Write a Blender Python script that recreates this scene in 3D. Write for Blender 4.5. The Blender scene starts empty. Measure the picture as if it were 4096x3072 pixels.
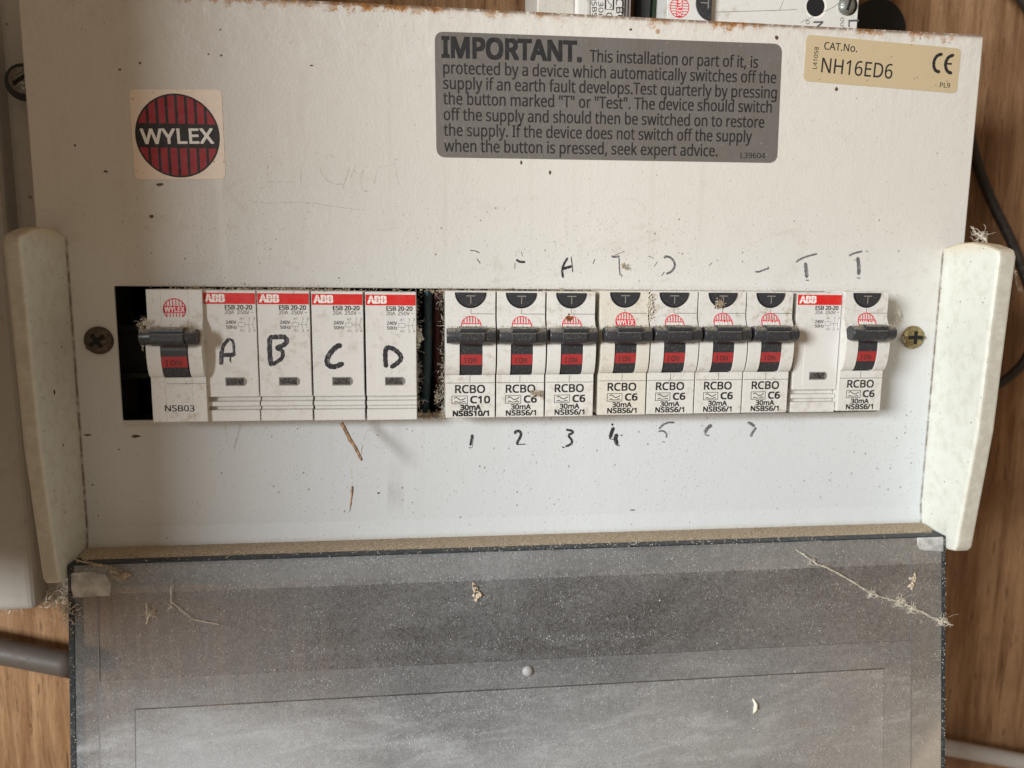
import bpy, bmesh, math, random
from mathutils import Vector, Matrix
import numpy as np
random.seed(7)
S = 0.001                      # geometry is written in millimetres: u right, v up, d out of the wall
sc = bpy.context.scene
C = sc.collection

# ---------------------------------------------------------------- camera
DIST = 275.0; FPX = 2970.0
w = np.array([-0.13960216, -0.11577968, 0.00111387]); th = np.linalg.norm(w); k = w/th
K = np.array([[0,-k[2],k[1]],[k[2],0,-k[0]],[-k[1],k[0],0]])
RC = np.eye(3)+np.sin(th)*K+(1-np.cos(th))*K@K          # camera axes in (u, v, d)
cam_d = bpy.data.cameras.new('camera'); cam = bpy.data.objects.new('camera', cam_d); C.objects.link(cam)
T = np.array([[1,0,0],[0,0,-1],[0,1,0]], float); MR = T@RC
M = Matrix([[*MR[0],0],[*MR[1],-DIST*S],[*MR[2],0],[0,0,0,1]]); cam.matrix_world = M
cam_d.sensor_width = 36; cam_d.lens = 36*FPX/4096
cam_d.clip_start = 0.01; cam_d.clip_end = 20
cam_d.dof.use_dof = True; cam_d.dof.focus_distance = 0.268; cam_d.dof.aperture_fstop = 8.5
sc.camera = cam

# ---------------------------------------------------------------- world and lamp
world = bpy.data.worlds.new('World'); sc.world = world; world.use_nodes = True
bg = world.node_tree.nodes['Background']; bg.inputs[0].default_value = (0.50, 0.380, 0.270, 1); bg.inputs[1].default_value = 0.62
ld = bpy.data.lights.new('doorway_daylight', 'AREA'); ld.shape = 'RECTANGLE'; ld.size = 0.46; ld.size_y = 0.36
ld.energy = 35.0; ld.color = (0.955, 0.985, 1.0)
lo = bpy.data.objects.new('doorway_daylight', ld); C.objects.link(lo)
lp = Vector((-1.06, -1.08, 0.26)); lo.location = lp
lo.rotation_euler = (Vector((0.03, 0, -0.03))-lp).to_track_quat('-Z', 'Y').to_euler()
sc.view_settings.view_transform = 'Standard'; sc.view_settings.look = 'None'
sc.view_settings.exposure = 0; sc.view_settings.gamma = 1
sc.render.engine = 'CYCLES'
sc.cycles.use_denoising = True
sc.cycles.max_bounces = 10; sc.cycles.transparent_max_bounces = 16

# ---------------------------------------------------------------- geometry helpers
def W(u, v, d): return Vector((u*S, -d*S, v*S))
def at(px, py, d=0.0):
    """point of the plane at height d above the panel that shows at photo pixel px,py"""
    r = RC@np.array([(px-2048)/FPX, -(py-1536)/FPX, -1.0]); t = -(DIST-d)/r[2]
    return (r[0]*t, r[1]*t)
def at3(px, py, d): a = at(px, py, d); return (a[0], a[1], d)

class MB:
    def __init__(s): s.v = []; s.f = []; s.sm = []
    def add(s, vs, fs, smooth=False):
        b = len(s.v); s.v += [tuple(p) for p in vs]; s.f += [tuple(b+i for i in f) for f in fs]; s.sm += [smooth]*len(fs); return s
    def box(s, u0, u1, v0, v1, d0, d1):
        vs = [(u, v, d) for d in (d0, d1) for v in (v0, v1) for u in (u0, u1)]
        return s.add(vs, [(0,2,3,1),(4,5,7,6),(0,1,5,4),(2,6,7,3),(0,4,6,2),(1,3,7,5)])
    def quad(s, a, b, c, d): return s.add([a,b,c,d], [(0,1,2,3)])
    def prism_u(s, prof, u0, u1, smooth=False):
        """profile of (v, d) points extruded along u"""
        n = len(prof); vs = [(u0, p[0], p[1]) for p in prof]+[(u1, p[0], p[1]) for p in prof]
        s.add(vs, [(i, (i+1) % n, n+(i+1) % n, n+i) for i in range(n)], smooth)
        b = len(s.v)-2*n
        s.f += [tuple(b+i for i in reversed(range(n))), tuple(b+n+i for i in range(n))]; s.sm += [False, False]; return s
    def prism_d(s, poly, d0, d1):
        """polygon of (u, v) points extruded along d"""
        n = len(poly); vs = [(p[0], p[1], d0) for p in poly]+[(p[0], p[1], d1) for p in poly]
        return s.add(vs, [(i, (i+1) % n, n+(i+1) % n, n+i) for i in range(n)]+[tuple(reversed(range(n))), tuple(n+i for i in range(n))])
    def tube(s, pts, r, n=8, caps=True):
        pts = [Vector(p) for p in pts]; rs = r if isinstance(r, (list, tuple)) else [r]*len(pts)
        rings = []; up = Vector((0.31, 0.22, 0.93))
        for i, p in enumerate(pts):
            t = (pts[min(i+1, len(pts)-1)]-pts[max(i-1, 0)]).normalized()
            a = t.cross(up); a = a.normalized() if a.length > 1e-4 else Vector((1,0,0)); b = t.cross(a)
            rings += [tuple(p+(a*math.cos(2*math.pi*j/n)+b*math.sin(2*math.pi*j/n))*rs[i]) for j in range(n)]
        fs = [(i*n+j, i*n+(j+1) % n, (i+1)*n+(j+1) % n, (i+1)*n+j) for i in range(len(pts)-1) for j in range(n)]
        s.add(rings, fs, True)
        if caps:
            b = len(s.v)-len(rings); m = (len(pts)-1)*n
            s.f += [tuple(b+j for j in range(n)), tuple(b+m+j for j in reversed(range(n)))]; s.sm += [False]*2
        return s
    def disc(s, cu, cv, d0, r, h, n=32, a0=0, a1=2*math.pi, ri=0):
        full = abs(a1-a0-2*math.pi) < 1e-6; m = n if full else n+1
        A = [a0+(a1-a0)*i/n for i in range(m)]
        out = [(cu+r*math.cos(a), cv+r*math.sin(a)) for a in A]
        if ri:
            inn = [(cu+ri*math.cos(a), cv+ri*math.sin(a)) for a in A]
            vs = [(p[0],p[1],d0+h) for p in out]+[(p[0],p[1],d0+h) for p in inn]+[(p[0],p[1],d0) for p in out]+[(p[0],p[1],d0) for p in inn]
            q = range(m if full else m-1); g = lambda i: (i+1) % m
            return s.add(vs, [(i, g(i), m+g(i), m+i) for i in q]+[(2*m+i, 2*m+g(i), g(i), i) for i in q]+[(m+i, m+g(i), 3*m+g(i), 3*m+i) for i in q])
        return s.prism_d(out, d0, d0+h)
    def ribbon(s, pts, width, d):
        """flat pen stroke with round ends on the plane d; pts (u, v)"""
        P = [Vector((p[0], p[1])) for p in pts]
        if len(P) > 2:
            Q = []
            for i in range(len(P)-1):
                p0, p1, p2, p3 = P[max(i-1,0)], P[i], P[i+1], P[min(i+2, len(P)-1)]
                for j in range(5):
                    t = j/5; Q.append(0.5*((2*p1)+(p2-p0)*t+(2*p0-5*p1+4*p2-p3)*t*t+(3*p1-p0-3*p2+p3)*t**3))
            P = Q+[P[-1]]
        n = len(P); L = []; Rr = []
        for i, p in enumerate(P):
            t = P[min(i+1, n-1)]-P[max(i-1, 0)]
            t = t.normalized() if t.length > 1e-6 else Vector((1, 0)); nn = Vector((-t.y, t.x))
            e = 1.0 if 0 < i < n-1 else 0.72
            ww = width/2*e*(1+0.10*math.sin(i*2.1+width*7))
            L.append(p+nn*ww); Rr.append(p-nn*ww)
        t0 = (P[0]-P[1]).normalized()*width*.25; t1 = (P[-1]-P[-2]).normalized()*width*.25
        vs = [(a.x, a.y, d) for a in L]+[(a.x, a.y, d) for a in Rr]+[(*(P[0]+t0), d), (*(P[-1]+t1), d)]
        fs = [(n+i, n+i+1, i+1, i) for i in range(n-1)]+[(2*n, n, 0), (n-1, 2*n-1, 2*n+1)]
        return s.add(vs, fs)
    def link(s, name, mat, parent=None, bevel=0, seg=2, label=None, kind=None, origin=None):
        root = parent
        off = Vector((0,0,0))
        if origin is not None: off = Vector(origin)
        while root is not None:
            if 'org' in root: off = Vector(root['org']); break
            root = root.parent
        me = bpy.data.meshes.new(name)
        me.from_pydata([W(p[0]-off[0], p[1]-off[1], p[2]-off[2]) for p in s.v], [], s.f)
        me.polygons.foreach_set('use_smooth', s.sm)
        bm = bmesh.new(); bm.from_mesh(me); bmesh.ops.recalc_face_normals(bm, faces=bm.faces); bm.to_mesh(me); bm.free()
        o = bpy.data.objects.new(name, me); C.objects.link(o); me.materials.append(mat)
        if parent is not None: o.parent = parent
        elif origin is not None: o.location = W(*off); o['org'] = [float(x) for x in off]
        if bevel:
            b = o.modifiers.new('bevel', 'BEVEL'); b.width = bevel*S; b.segments = seg; b.limit_method = 'ANGLE'; b.angle_limit = math.radians(35)
            b.harden_normals = False
        if label: o['label'] = label
        if kind: o['kind'] = kind
        return o

def thing(name, label, cat, org, group=None, tilt=0):
    o = bpy.data.objects.new(name, None); C.objects.link(o); o.location = W(*org); o['org'] = [float(x) for x in org]
    o.empty_display_size = 0.005; o.rotation_euler = (0, tilt, 0)
    o['label'] = label; o['category'] = cat
    if group: o['group'] = group
    return o
def tag(o, label, cat, group=None):
    o['label'] = label; o['category'] = cat
    if group: o['group'] = group
    return o

_tc = {}
FONT = None
try:                                  # the sans-serif face that ships inside Blender; its built-in face is the fallback
    import os
    FONT = bpy.data.fonts.load(os.path.join(bpy.utils.system_resource('DATAFILES'), 'fonts', 'NotoSansMath-Regular.woff2'))
except Exception:
    FONT = None
def glyphs(txt):
    key = txt
    if key not in _tc:
        cu = bpy.data.curves.new('t', 'FONT'); cu.body = txt; cu.size = 1; cu.fill_mode = 'BOTH'; cu.resolution_u = 3; cu.offset = 0.0
        if FONT is not None: cu.font = FONT
        o = bpy.data.objects.new('t', cu); C.objects.link(o)
        dg = bpy.context.evaluated_depsgraph_get(); me = o.evaluated_get(dg).to_mesh()
        vs = [(p.co.x, p.co.y) for p in me.vertices]; fs = [tuple(p.vertices) for p in me.polygons]
        o.evaluated_get(dg).to_mesh_clear(); bpy.data.objects.remove(o); bpy.data.curves.remove(cu)
        _tc[key] = (vs, fs, min(p[0] for p in vs), max(p[0] for p in vs), 0)
    return _tc[key]
def text(mb, txt, a, b, cap, d, bold=0.0):
    """lettering whose baseline runs from a to b (u, v), capital height cap mm"""
    vs, fs, x0, x1, _ = glyphs(txt)
    h = glyphs('H')[0]; ch = max(p[1] for p in h)
    a = Vector(a); b = Vector(b); ex = (b-a).normalized(); ey = Vector((-ex.y, ex.x)); sx = (b-a).length/(x1-x0); sy = cap/ch
    o = bold*sy*.5                                    # heavier print: the same letters struck again a hair apart
    for q, (ox, oy) in enumerate([(0, 0)] if o < .012 else [(-o, -o*.5), (o, -o*.5), (-o, o*.5), (o, o*.5)] if o < .09 else [(-o, -o), (o, -o), (-o, o), (o, o), (0, -o), (0, o), (-o, 0), (o, 0), (0, 0)]):
        mb.add([(*(a+ex*((x-x0)*sx+ox)+ey*(y*sy+oy)), d+q*.0015) for x, y in vs], fs)

# ---------------------------------------------------------------- materials
class NT:
    def __init__(s, name):
        s.m = bpy.data.materials.new(name); s.m.use_nodes = True; s.t = s.m.node_tree; s.t.nodes.clear()
        g = s.n('ShaderNodeNewGeometry'); v = s.n('ShaderNodeVectorMath'); v.operation = 'SCALE'; v.inputs['Scale'].default_value = 1000
        s.l(g.outputs['Position'], v.inputs[0]); s.P = v.outputs[0]
        x = s.n('ShaderNodeSeparateXYZ'); s.l(s.P, x.inputs[0]); s.U, s.Dn, s.V = x.outputs
    def n(s, t): return s.t.nodes.new(t)
    def l(s, a, b): s.t.links.new(a, b)
    def put(s, sock, val):
        if isinstance(val, bpy.types.NodeSocket): s.l(val, sock)
        elif isinstance(val, tuple) and len(val) == 3 and sock.type == 'RGBA': sock.default_value = (*val, 1)
        else: sock.default_value = val
    def vec(s, sx, sy, sz):
        v = s.n('ShaderNodeVectorMath'); v.operation = 'MULTIPLY'; s.l(s.P, v.inputs[0]); v.inputs[1].default_value = (sx, sy, sz); return v.outputs[0]
    def noise(s, scale, det=3, rough=.55, vec=None, dist=0):
        a = s.n('ShaderNodeTexNoise'); s.l(vec or s.P, a.inputs['Vector']); a.inputs['Scale'].default_value = scale
        a.inputs['Detail'].default_value = det; a.inputs['Roughness'].default_value = rough; a.inputs['Distortion'].default_value = dist; return a.outputs['Fac']
    def rng(s, f, a, b, c=0., d=1., smooth=True):
        m = s.n('ShaderNodeMapRange'); m.interpolation_type = 'SMOOTHSTEP' if smooth else 'LINEAR'
        for i, x in enumerate((f, a, b, c, d)): s.put(m.inputs[i], x)
        return m.outputs[0]
    def math(s, op, a, b=0.5, clamp=False):
        m = s.n('ShaderNodeMath'); m.operation = op; m.use_clamp = clamp; s.put(m.inputs[0], a); s.put(m.inputs[1], b); return m.outputs[0]
    def mix(s, f, a, b):
        m = s.n('ShaderNodeMix'); m.data_type = 'RGBA'; s.put(m.inputs['Factor'], f); s.put(m.inputs[6], a); s.put(m.inputs[7], b); return m.outputs[2]
    def spots(s, scale, r, keep, vec=None):
        """small flecks: one per cell, only in a share `keep` of the cells"""
        vo = s.n('ShaderNodeTexVoronoi'); s.l(vec or s.P, vo.inputs['Vector']); vo.inputs['Scale'].default_value = scale
        c = s.n('ShaderNodeSeparateColor'); s.l(vo.outputs['Color'], c.inputs[0])
        rr = s.math('MULTIPLY', s.math('ADD', c.outputs[1], .25), r)
        near = s.math('LESS_THAN', vo.outputs['Distance'], rr); k = s.math('LESS_THAN', c.outputs[0], keep)
        return s.math('MULTIPLY', near, k)
    def bump(s, h, strength, dist):
        b = s.n('ShaderNodeBump'); s.put(b.inputs['Height'], h); b.inputs['Strength'].default_value = strength; b.inputs['Distance'].default_value = dist*S; return b.outputs[0]
    def pbr(s, col, rough=.5, metal=0., nrm=None, spec=.5, coat=0.):
        p = s.n('ShaderNodeBsdfPrincipled'); s.put(p.inputs['Base Color'], col); s.put(p.inputs['Roughness'], rough); s.put(p.inputs['Metallic'], metal)
        p.inputs['Specular IOR Level'].default_value = spec; p.inputs['Coat Weight'].default_value = coat
        if nrm is not None: s.l(nrm, p.inputs['Normal'])
        return p.outputs[0]
    def out(s, sh):
        o = s.n('ShaderNodeOutputMaterial'); s.l(sh, o.inputs[0]); return s.m

def grimy(name, base, dirt=(.30,.22,.14), amt=.35, speck=.12, rough=.45, metal=0., fine=.03, spec=.4, sscale=.9):
    n = NT(name)
    big = n.noise(.05, 4, .6); mid = n.noise(.35, 5, .65); sm = n.noise(2.2, 4, .7)
    f = n.math('MULTIPLY', n.rng(mid, .45, .75), n.rng(big, .35, .65))
    f = n.math('MULTIPLY', n.math('ADD', f, n.math('MULTIPLY', n.rng(sm, .55, .8), .5)), amt, True)
    col = n.mix(f, base, dirt)
    col = n.mix(n.math('MULTIPLY', n.spots(sscale, .24, speck), .6), col, tuple(x*.35 for x in dirt))
    col = n.mix(n.math('MULTIPLY', n.rng(n.noise(1.1, 2), .3, .7), .10), col, tuple(x*.75 for x in base))
    return n.out(n.pbr(col, n.rng(mid, .3, .7, rough-.08, rough+.18), metal, n.bump(n.noise(3.0, 3), fine*4, .1), spec))

def panel_mat(name, base, top_rust=True, dense=1.0):
    n = NT(name)
    big = n.noise(.018, 3, .5); mid = n.noise(.12, 5, .65); sm = n.noise(1.6, 4, .7)
    # paint yellower towards the top, bluer towards the foot, its mottling
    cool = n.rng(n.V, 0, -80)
    yel = n.math('MULTIPLY', n.rng(n.math('ADD', n.V, n.math('MULTIPLY', big, 60)), -40, 80), .9)
    col = n.mix(yel, base, (base[0]*1.0, base[1]*.95, base[2]*.86))
    col = n.mix(n.math('MULTIPLY', n.rng(mid, .5, .75), .10), col, (.42, .36, .27))
    col = n.mix(n.math('MULTIPLY', n.rng(n.noise(1., 4, .6, n.vec(.22, 1, .010)), .55, .75), .16), col, (.46, .42, .35))
    col = n.mix(n.math('MULTIPLY', n.math('MULTIPLY', n.rng(n.noise(1., 5, .7, n.vec(.06, 1, .10), 1.), .56, .72), n.rng(n.math('ABSOLUTE', n.math('ADD', n.V, -8)), 6, 40, 1, .25)), .22), col, (.36, .29, .20))
    drip = n.math('MULTIPLY', n.rng(n.math('ABSOLUTE', n.math('ADD', n.math('ADD', n.U, n.math('MULTIPLY', n.V, .03)), 70)), .3, 2.2, 1, 0), n.math('MULTIPLY', n.rng(n.V, 44, 38), n.rng(n.V, -2, 6)))
    col = n.mix(n.math('MULTIPLY', drip, .35), col, (.78, .77, .74))
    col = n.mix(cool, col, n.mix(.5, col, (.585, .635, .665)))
    # flecks of fly dirt, thick in drifts
    drift = n.math('MULTIPLY', n.rng(n.noise(.035, 3, .6), .42, .62), dense)
    band = n.rng(n.math('ABSOLUTE', n.math('ADD', n.V, 68)), 8, 30, 1., .15)
    band2 = n.rng(n.math('ABSOLUTE', n.math('ADD', n.V, -14)), 5, 22, .9, .12)
    dens = n.math('MULTIPLY', n.math('MAXIMUM', band, band2), n.math('ADD', drift, .25))
    right = n.rng(n.U, -120, -20, .35, 1.)
    dens = n.math('MULTIPLY', dens, right)
    s1 = n.spots(1.15, .22, n.math('MULTIPLY', dens, .42)); s2 = n.spots(.55, .15, n.math('MULTIPLY', dens, .30), n.vec(1, 1, .8)); s3 = n.spots(.10, .035, .10)
    col = n.mix(n.math('MULTIPLY', s1, .45), col, (.16, .13, .10)); col = n.mix(n.math('MULTIPLY', s2, .65), col, (.12, .09, .07))
    col = n.mix(n.math('MULTIPLY', s3, .85), col, (.13, .07, .035))
    # brown grime gathered round the cut edge of the slot and at the foot
    e1 = n.math('MULTIPLY', n.rng(n.math('ABSOLUTE', n.math('ADD', n.V, 52.3)), .2, 1.9, 1, 0), n.rng(sm, .35, .6))
    e2 = n.math('MULTIPLY', n.rng(n.math('ABSOLUTE', n.math('ADD', n.V, 2.6)), .2, 1.5, 1, 0), n.rng(sm, .45, .65))
    inn = n.math('MULTIPLY', n.rng(n.U, -109, -106), n.rng(n.U, 183, 180))
    col = n.mix(n.math('MULTIPLY', n.math('MULTIPLY', n.math('MAXIMUM', e1, e2), inn), .42), col, (.36, .27, .17))
    jt = n.math('MINIMUM', n.math('ABSOLUTE', n.math('ADD', n.U, -202.5)), n.math('ABSOLUTE', n.math('ADD', n.U, 122.3)))
    jt = n.math('MULTIPLY', n.rng(jt, .12, .8, 1, 0), n.math('MULTIPLY', n.rng(n.noise(.25, 5, .7), .38, .56, .3, .9), n.rng(n.V, 14, 12))); col = n.mix(jt, col, (.16, .12, .085))
    f3 = n.math('MULTIPLY', n.rng(n.math('ADD', n.V, n.math('MULTIPLY', sm, 3)), -97.2, -93.8, 1, 0), .55); col = n.mix(f3, col, (.33, .27, .19))
    if top_rust:
        ed = n.rng(n.math('ADD', n.V, n.math('MULTIPLY', n.noise(.24, 6, .8), 17)), 99.4, 101.6)
        ru = n.mix(n.rng(n.noise(.9, 4, .7), .4, .65), (.46, .20, .035), (.19, .085, .03))
        ed = n.math('MULTIPLY', ed, n.rng(n.noise(.05, 2), .42, .56, .15, 1)); col = n.mix(ed, col, ru)
        e4 = n.math('MULTIPLY', n.rng(n.V, 92.2, 93.4), n.rng(n.noise(.5, 4, .7), .35, .5)); col = n.mix(n.math('MULTIPLY', e4, .8), col, (.13, .065, .03))
        fl = n.math('MULTIPLY', n.spots(.16, .11, .5), n.rng(n.V, 78, 92)); col = n.mix(n.math('MULTIPLY', fl, .8), col, (.32, .15, .04))
    h = n.math('ADD', n.math('MULTIPLY', n.noise(.9, 2), .25), n.math('MULTIPLY', n.noise(.11, 4, .5), n.rng(n.V, 60, 92, .5, 2.2)))
    return n.out(n.pbr(col, n.rng(mid, .3, .7, .33, .50), 0, n.bump(h, .38, 1.1), .45))

m_panel = panel_mat('cream_panel_paint', (.640, .648, .650))
def cheek_mat():
    n = NT('cream_end_plate_plastic'); mid = n.noise(.22, 5, .65); fine = n.noise(1.6, 4, .75)
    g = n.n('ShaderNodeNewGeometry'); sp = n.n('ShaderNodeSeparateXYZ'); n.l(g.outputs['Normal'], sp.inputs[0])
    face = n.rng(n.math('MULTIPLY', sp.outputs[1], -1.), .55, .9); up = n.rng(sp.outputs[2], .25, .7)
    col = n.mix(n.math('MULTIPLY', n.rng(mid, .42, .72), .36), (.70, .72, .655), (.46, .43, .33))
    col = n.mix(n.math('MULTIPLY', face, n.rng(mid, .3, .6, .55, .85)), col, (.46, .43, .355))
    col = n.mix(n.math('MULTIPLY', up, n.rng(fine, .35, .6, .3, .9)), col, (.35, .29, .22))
    col = n.mix(n.math('MULTIPLY', n.rng(n.math('ADD', n.V, n.math('MULTIPLY', fine, 7)), 13, 20), .6), col, (.60, .47, .28))
    pit = n.spots(1.5, .20, n.rng(n.noise(.09, 3), .42, .6, .06, .30)); col = n.mix(n.math('MULTIPLY', pit, .55), col, (.24, .20, .15))
    col = n.mix(n.math('MULTIPLY', n.spots(.35, .10, .22), .8), col, (.15, .10, .06))
    return n.out(n.pbr(col, n.rng(mid, .3, .7, .38, .55), 0, n.bump(n.math('ADD', fine, n.math('MULTIPLY', pit, -1.5)), .35, .25), .35))
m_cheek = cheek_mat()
m_case = grimy('cream_casing_paint', (.60,.58,.52), amt=.5)
m_body = grimy('white_breaker_plastic', (.68, .67, .635), (.36,.28,.18), .85, .13, .36, sscale=1.8)
m_bodyy = grimy('yellowed_breaker_plastic', (.67, .64, .56), (.36,.26,.15), .9, .16, .42, sscale=1.6)
m_abb = grimy('pale_contactor_plastic', (.68, .67, .645), (.34,.26,.17), .55, .12, .38, sscale=1.8)
m_lever = grimy('charcoal_lever_plastic', (.040,.043,.048), (.20,.17,.13), .55, .30, .45, sscale=1.7)
def lever_mat():
    n = NT('dusty_charcoal_plastic'); dust = n.math('MAXIMUM', n.math('MULTIPLY', n.spots(2.6, .26, .26), .7), n.math('MULTIPLY', n.rng(n.noise(1.2, 5, .75), .56, .8), .45))
    g = n.n('ShaderNodeNewGeometry'); sp = n.n('ShaderNodeSeparateXYZ'); n.l(g.outputs['Normal'], sp.inputs[0])
    lie = n.math('MULTIPLY', n.rng(sp.outputs[2], .35, .9), n.rng(n.noise(1.6, 4, .7), .35, .55)); dust = n.math('MAXIMUM', dust, n.math('MULTIPLY', lie, .85))
    col = n.mix(dust, (.030, .032, .036), (.33, .30, .25)); return n.out(n.pbr(col, .36, 0, n.bump(n.noise(4, 2), .15, .08), .5))
m_lever = lever_mat()
m_red = grimy('red_flag_print', (.36, .032, .034), (.22,.12,.09), .35, .10, .4, sscale=1.6)
m_redband = grimy('red_band_print', (.64, .020, .018), (.35,.2,.15), .18, .06, .35, sscale=1.6)
m_pink = grimy('red_logo_print', (.66, .035, .060), (.62,.45,.42), .25, 0, .5)
m_black = grimy('black_print', (.018, .018, .020), (.12,.10,.08), .25, 0, .5)
m_grey = grimy('grey_print', (.10, .10, .105), (.25,.22,.2), .5, 0, .5)
m_white = grimy('white_print', (.85,.82,.77), amt=.1, speck=.02)
m_flagtext = grimy('worn_dark_lettering', (.085, .035, .03), (.3,.04,.04), .6, 0)
m_dark = NT('dark_recess'); m_dark = m_dark.out(m_dark.pbr((.006,.006,.007), .8))
m_din = grimy('dull_inside_metal', (.028,.032,.036), (.05,.04,.03), .6, .1)
m_teal = grimy('teal_cable_sheath', (.020,.055,.066), (.12,.10,.07), .6, .25)
m_maroon = grimy('maroon_cable_sheath', (.060,.010,.010), (.10,.07,.05), .5, .2)
m_cable = grimy('black_cable_sheath', (.022,.018,.015), (.12,.10,.08), .4, .15)
m_logosq = grimy('pale_pink_sticker', (.88, .76, .64), amt=.15, speck=.04)
m_logored = grimy('dark_red_sticker_print', (.33, .020, .028), (.2,.03,.03), .2, .03)
m_logoblk = grimy('black_sticker_print', (.016,.011,.009), (.1,.07,.05), .15, .03)
m_gold = grimy('buff_sticker', (.53, .43, .27), (.45,.33,.17), .35, .05)
def foil():
    n = NT('grey_foil_sticker'); s = n.noise(1.0, 4, .7, n.vec(3.2, 1, .22)); f2 = n.noise(.07, 4, .6)
    col = n.mix(n.math('MULTIPLY', n.rng(s, .35, .75), .35), (.185,.172,.158), (.26,.245,.23)); col = n.mix(n.math('MULTIPLY', n.rng(f2, .45, .7), .30), col, (.17,.145,.12))
    col = n.mix(n.math('MULTIPLY', n.spots(.8, .12, .12), .7), col, (.6,.57,.5))
    return n.out(n.pbr(col, n.rng(s, .3, .7, .34, .5), .35, n.bump(n.noise(.5, 4), .25, .12), .5))
m_foil = foil()
def ink(name, c, lo, hi):
    n = NT(name); s = n.noise(1.6, 4, .7, n.vec(1.0, 1, .45)); return n.out(n.pbr(n.mix(n.rng(s, lo, hi), c, (.40,.39,.40)), .35))
m_ink = ink('black_marker_ink', (.025,.024,.03), .50, .78)
m_ink2 = ink('worn_marker_ink', (.11,.11,.12), .46, .74)
def pencil():
    n = NT('faint_pencil'); t = n.n('ShaderNodeBsdfTransparent'); m = n.n('ShaderNodeMixShader')
    n.put(m.inputs[0], n.rng(n.noise(1.4, 4, .7), .40, .66, .02, .26)); n.l(t.outputs[0], m.inputs[1]); n.l(n.pbr((.22,.19,.16), .6), m.inputs[2]); return n.out(m.outputs[0])
m_pencil = pencil()
def brass(name, a, b, met=.85):
    n = NT(name); f = n.rng(n.noise(.9, 5, .7), .38, .66); return n.out(n.pbr(n.mix(f, a, b), n.rng(f, 0, 1, .34, .7), n.rng(f, 0, 1, met, .25), n.bump(n.noise(2.2, 4), .5, .15)))
m_brass = brass('tarnished_brass', (.42,.33,.15), (.11,.085,.045)); m_dull = brass('brown_corroded_steel', (.13,.10,.075), (.055,.038,.026), .6)
m_steel = brass('grimy_zinc_screw', (.40,.42,.38), (.10,.11,.10))
def glassy():
    n = NT('dusty_indicator_window'); f = n.rng(n.noise(1.5, 4, .7), .42, .68); return n.out(n.pbr(n.mix(f, (.018,.018,.020), (.17,.155,.14)), .3))
m_win = glassy()
m_bezel = grimy('grey_window_bezel', (.24,.225,.21), amt=.4)
def ledge():
    n = NT('settled_dust'); f = n.noise(1.3, 6, .75); c = n.mix(n.rng(f, .35, .65), (.30,.23,.155), (.58,.49,.37)); c = n.mix(n.spots(1.6, .3, .15), c, (.55,.47,.36))
    return n.out(n.pbr(c, .9, 0, n.bump(f, .9, .5), .1))
m_ledge = ledge()
def fib(name, c, c2):
    n = NT(name); return n.out(n.pbr(n.mix(n.rng(n.noise(.5, 3), .35, .65), c, c2), .85, spec=.1))
m_fluff = fib('tan_dust_fluff', (.33,.26,.17), (.58,.50,.38)); m_web = fib('pale_cobweb_silk', (.55,.50,.40), (.80,.75,.65))
def wood():
    n = NT('weathered_plywood')
    g = n.noise(1., 7, .62, n.vec(.20, .2, .013), .6); fine = n.noise(1., 5, .7, n.vec(1.6, 1, .075), .4); big = n.noise(.012, 4, .6)
    c = n.mix(n.rng(g, .32, .68), (.22, .112, .050), (.41, .245, .130)); c = n.mix(n.math('MULTIPLY', n.rng(fine, .54, .72), .65), c, (.13, .065, .032))
    ck = n.rng(n.noise(1., 3, .6, n.vec(.42, 1, .030), 1.4), .62, .70); c = n.mix(n.math('MULTIPLY', ck, .6), c, (.085, .04, .02))
    c = n.mix(n.math('MULTIPLY', n.rng(big, .40, .66), .65), c, (.17, .085, .04)); c = n.mix(n.math('MULTIPLY', n.spots(.030, .10, .30, n.vec(1, 1, .5)), .45), c, (.09, .04, .02))
    h = n.math('ADD', n.math('MULTIPLY', n.math('ADD', fine, ck), -1.), n.math('MULTIPLY', g, .5)); pore = n.rng(n.noise(1., 2, .5, n.vec(3.2, 1, .22)), .58, .66); c = n.mix(n.math('MULTIPLY', pore, .35), c, (.12, .06, .03)); return n.out(n.pbr(c, .72, 0, n.bump(h, .9, 1.0), .2))
m_wood = wood()
m_encl = grimy('grey_enclosure_paint', (.47,.455,.42), (.25,.19,.13), .30, .05, .4, sscale=.3)
m_pipe = grimy('grey_conduit', (.42,.40,.38), (.2,.16,.12), .3, .05)
m_pipedark = grimy('brown_grey_conduit', (.085,.07,.06), (.1,.07,.05), .4, .08)
def twigm():
    n = NT('dry_twig_bark'); f = n.noise(1., 5, .7, n.vec(2.2, 1, .5)); return n.out(n.pbr(n.mix(n.rng(f, .42, .62), (.40,.25,.13), (.07,.035,.02)), .7, 0, n.bump(f, .8, .3)))
m_twig = twigm()
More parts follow.
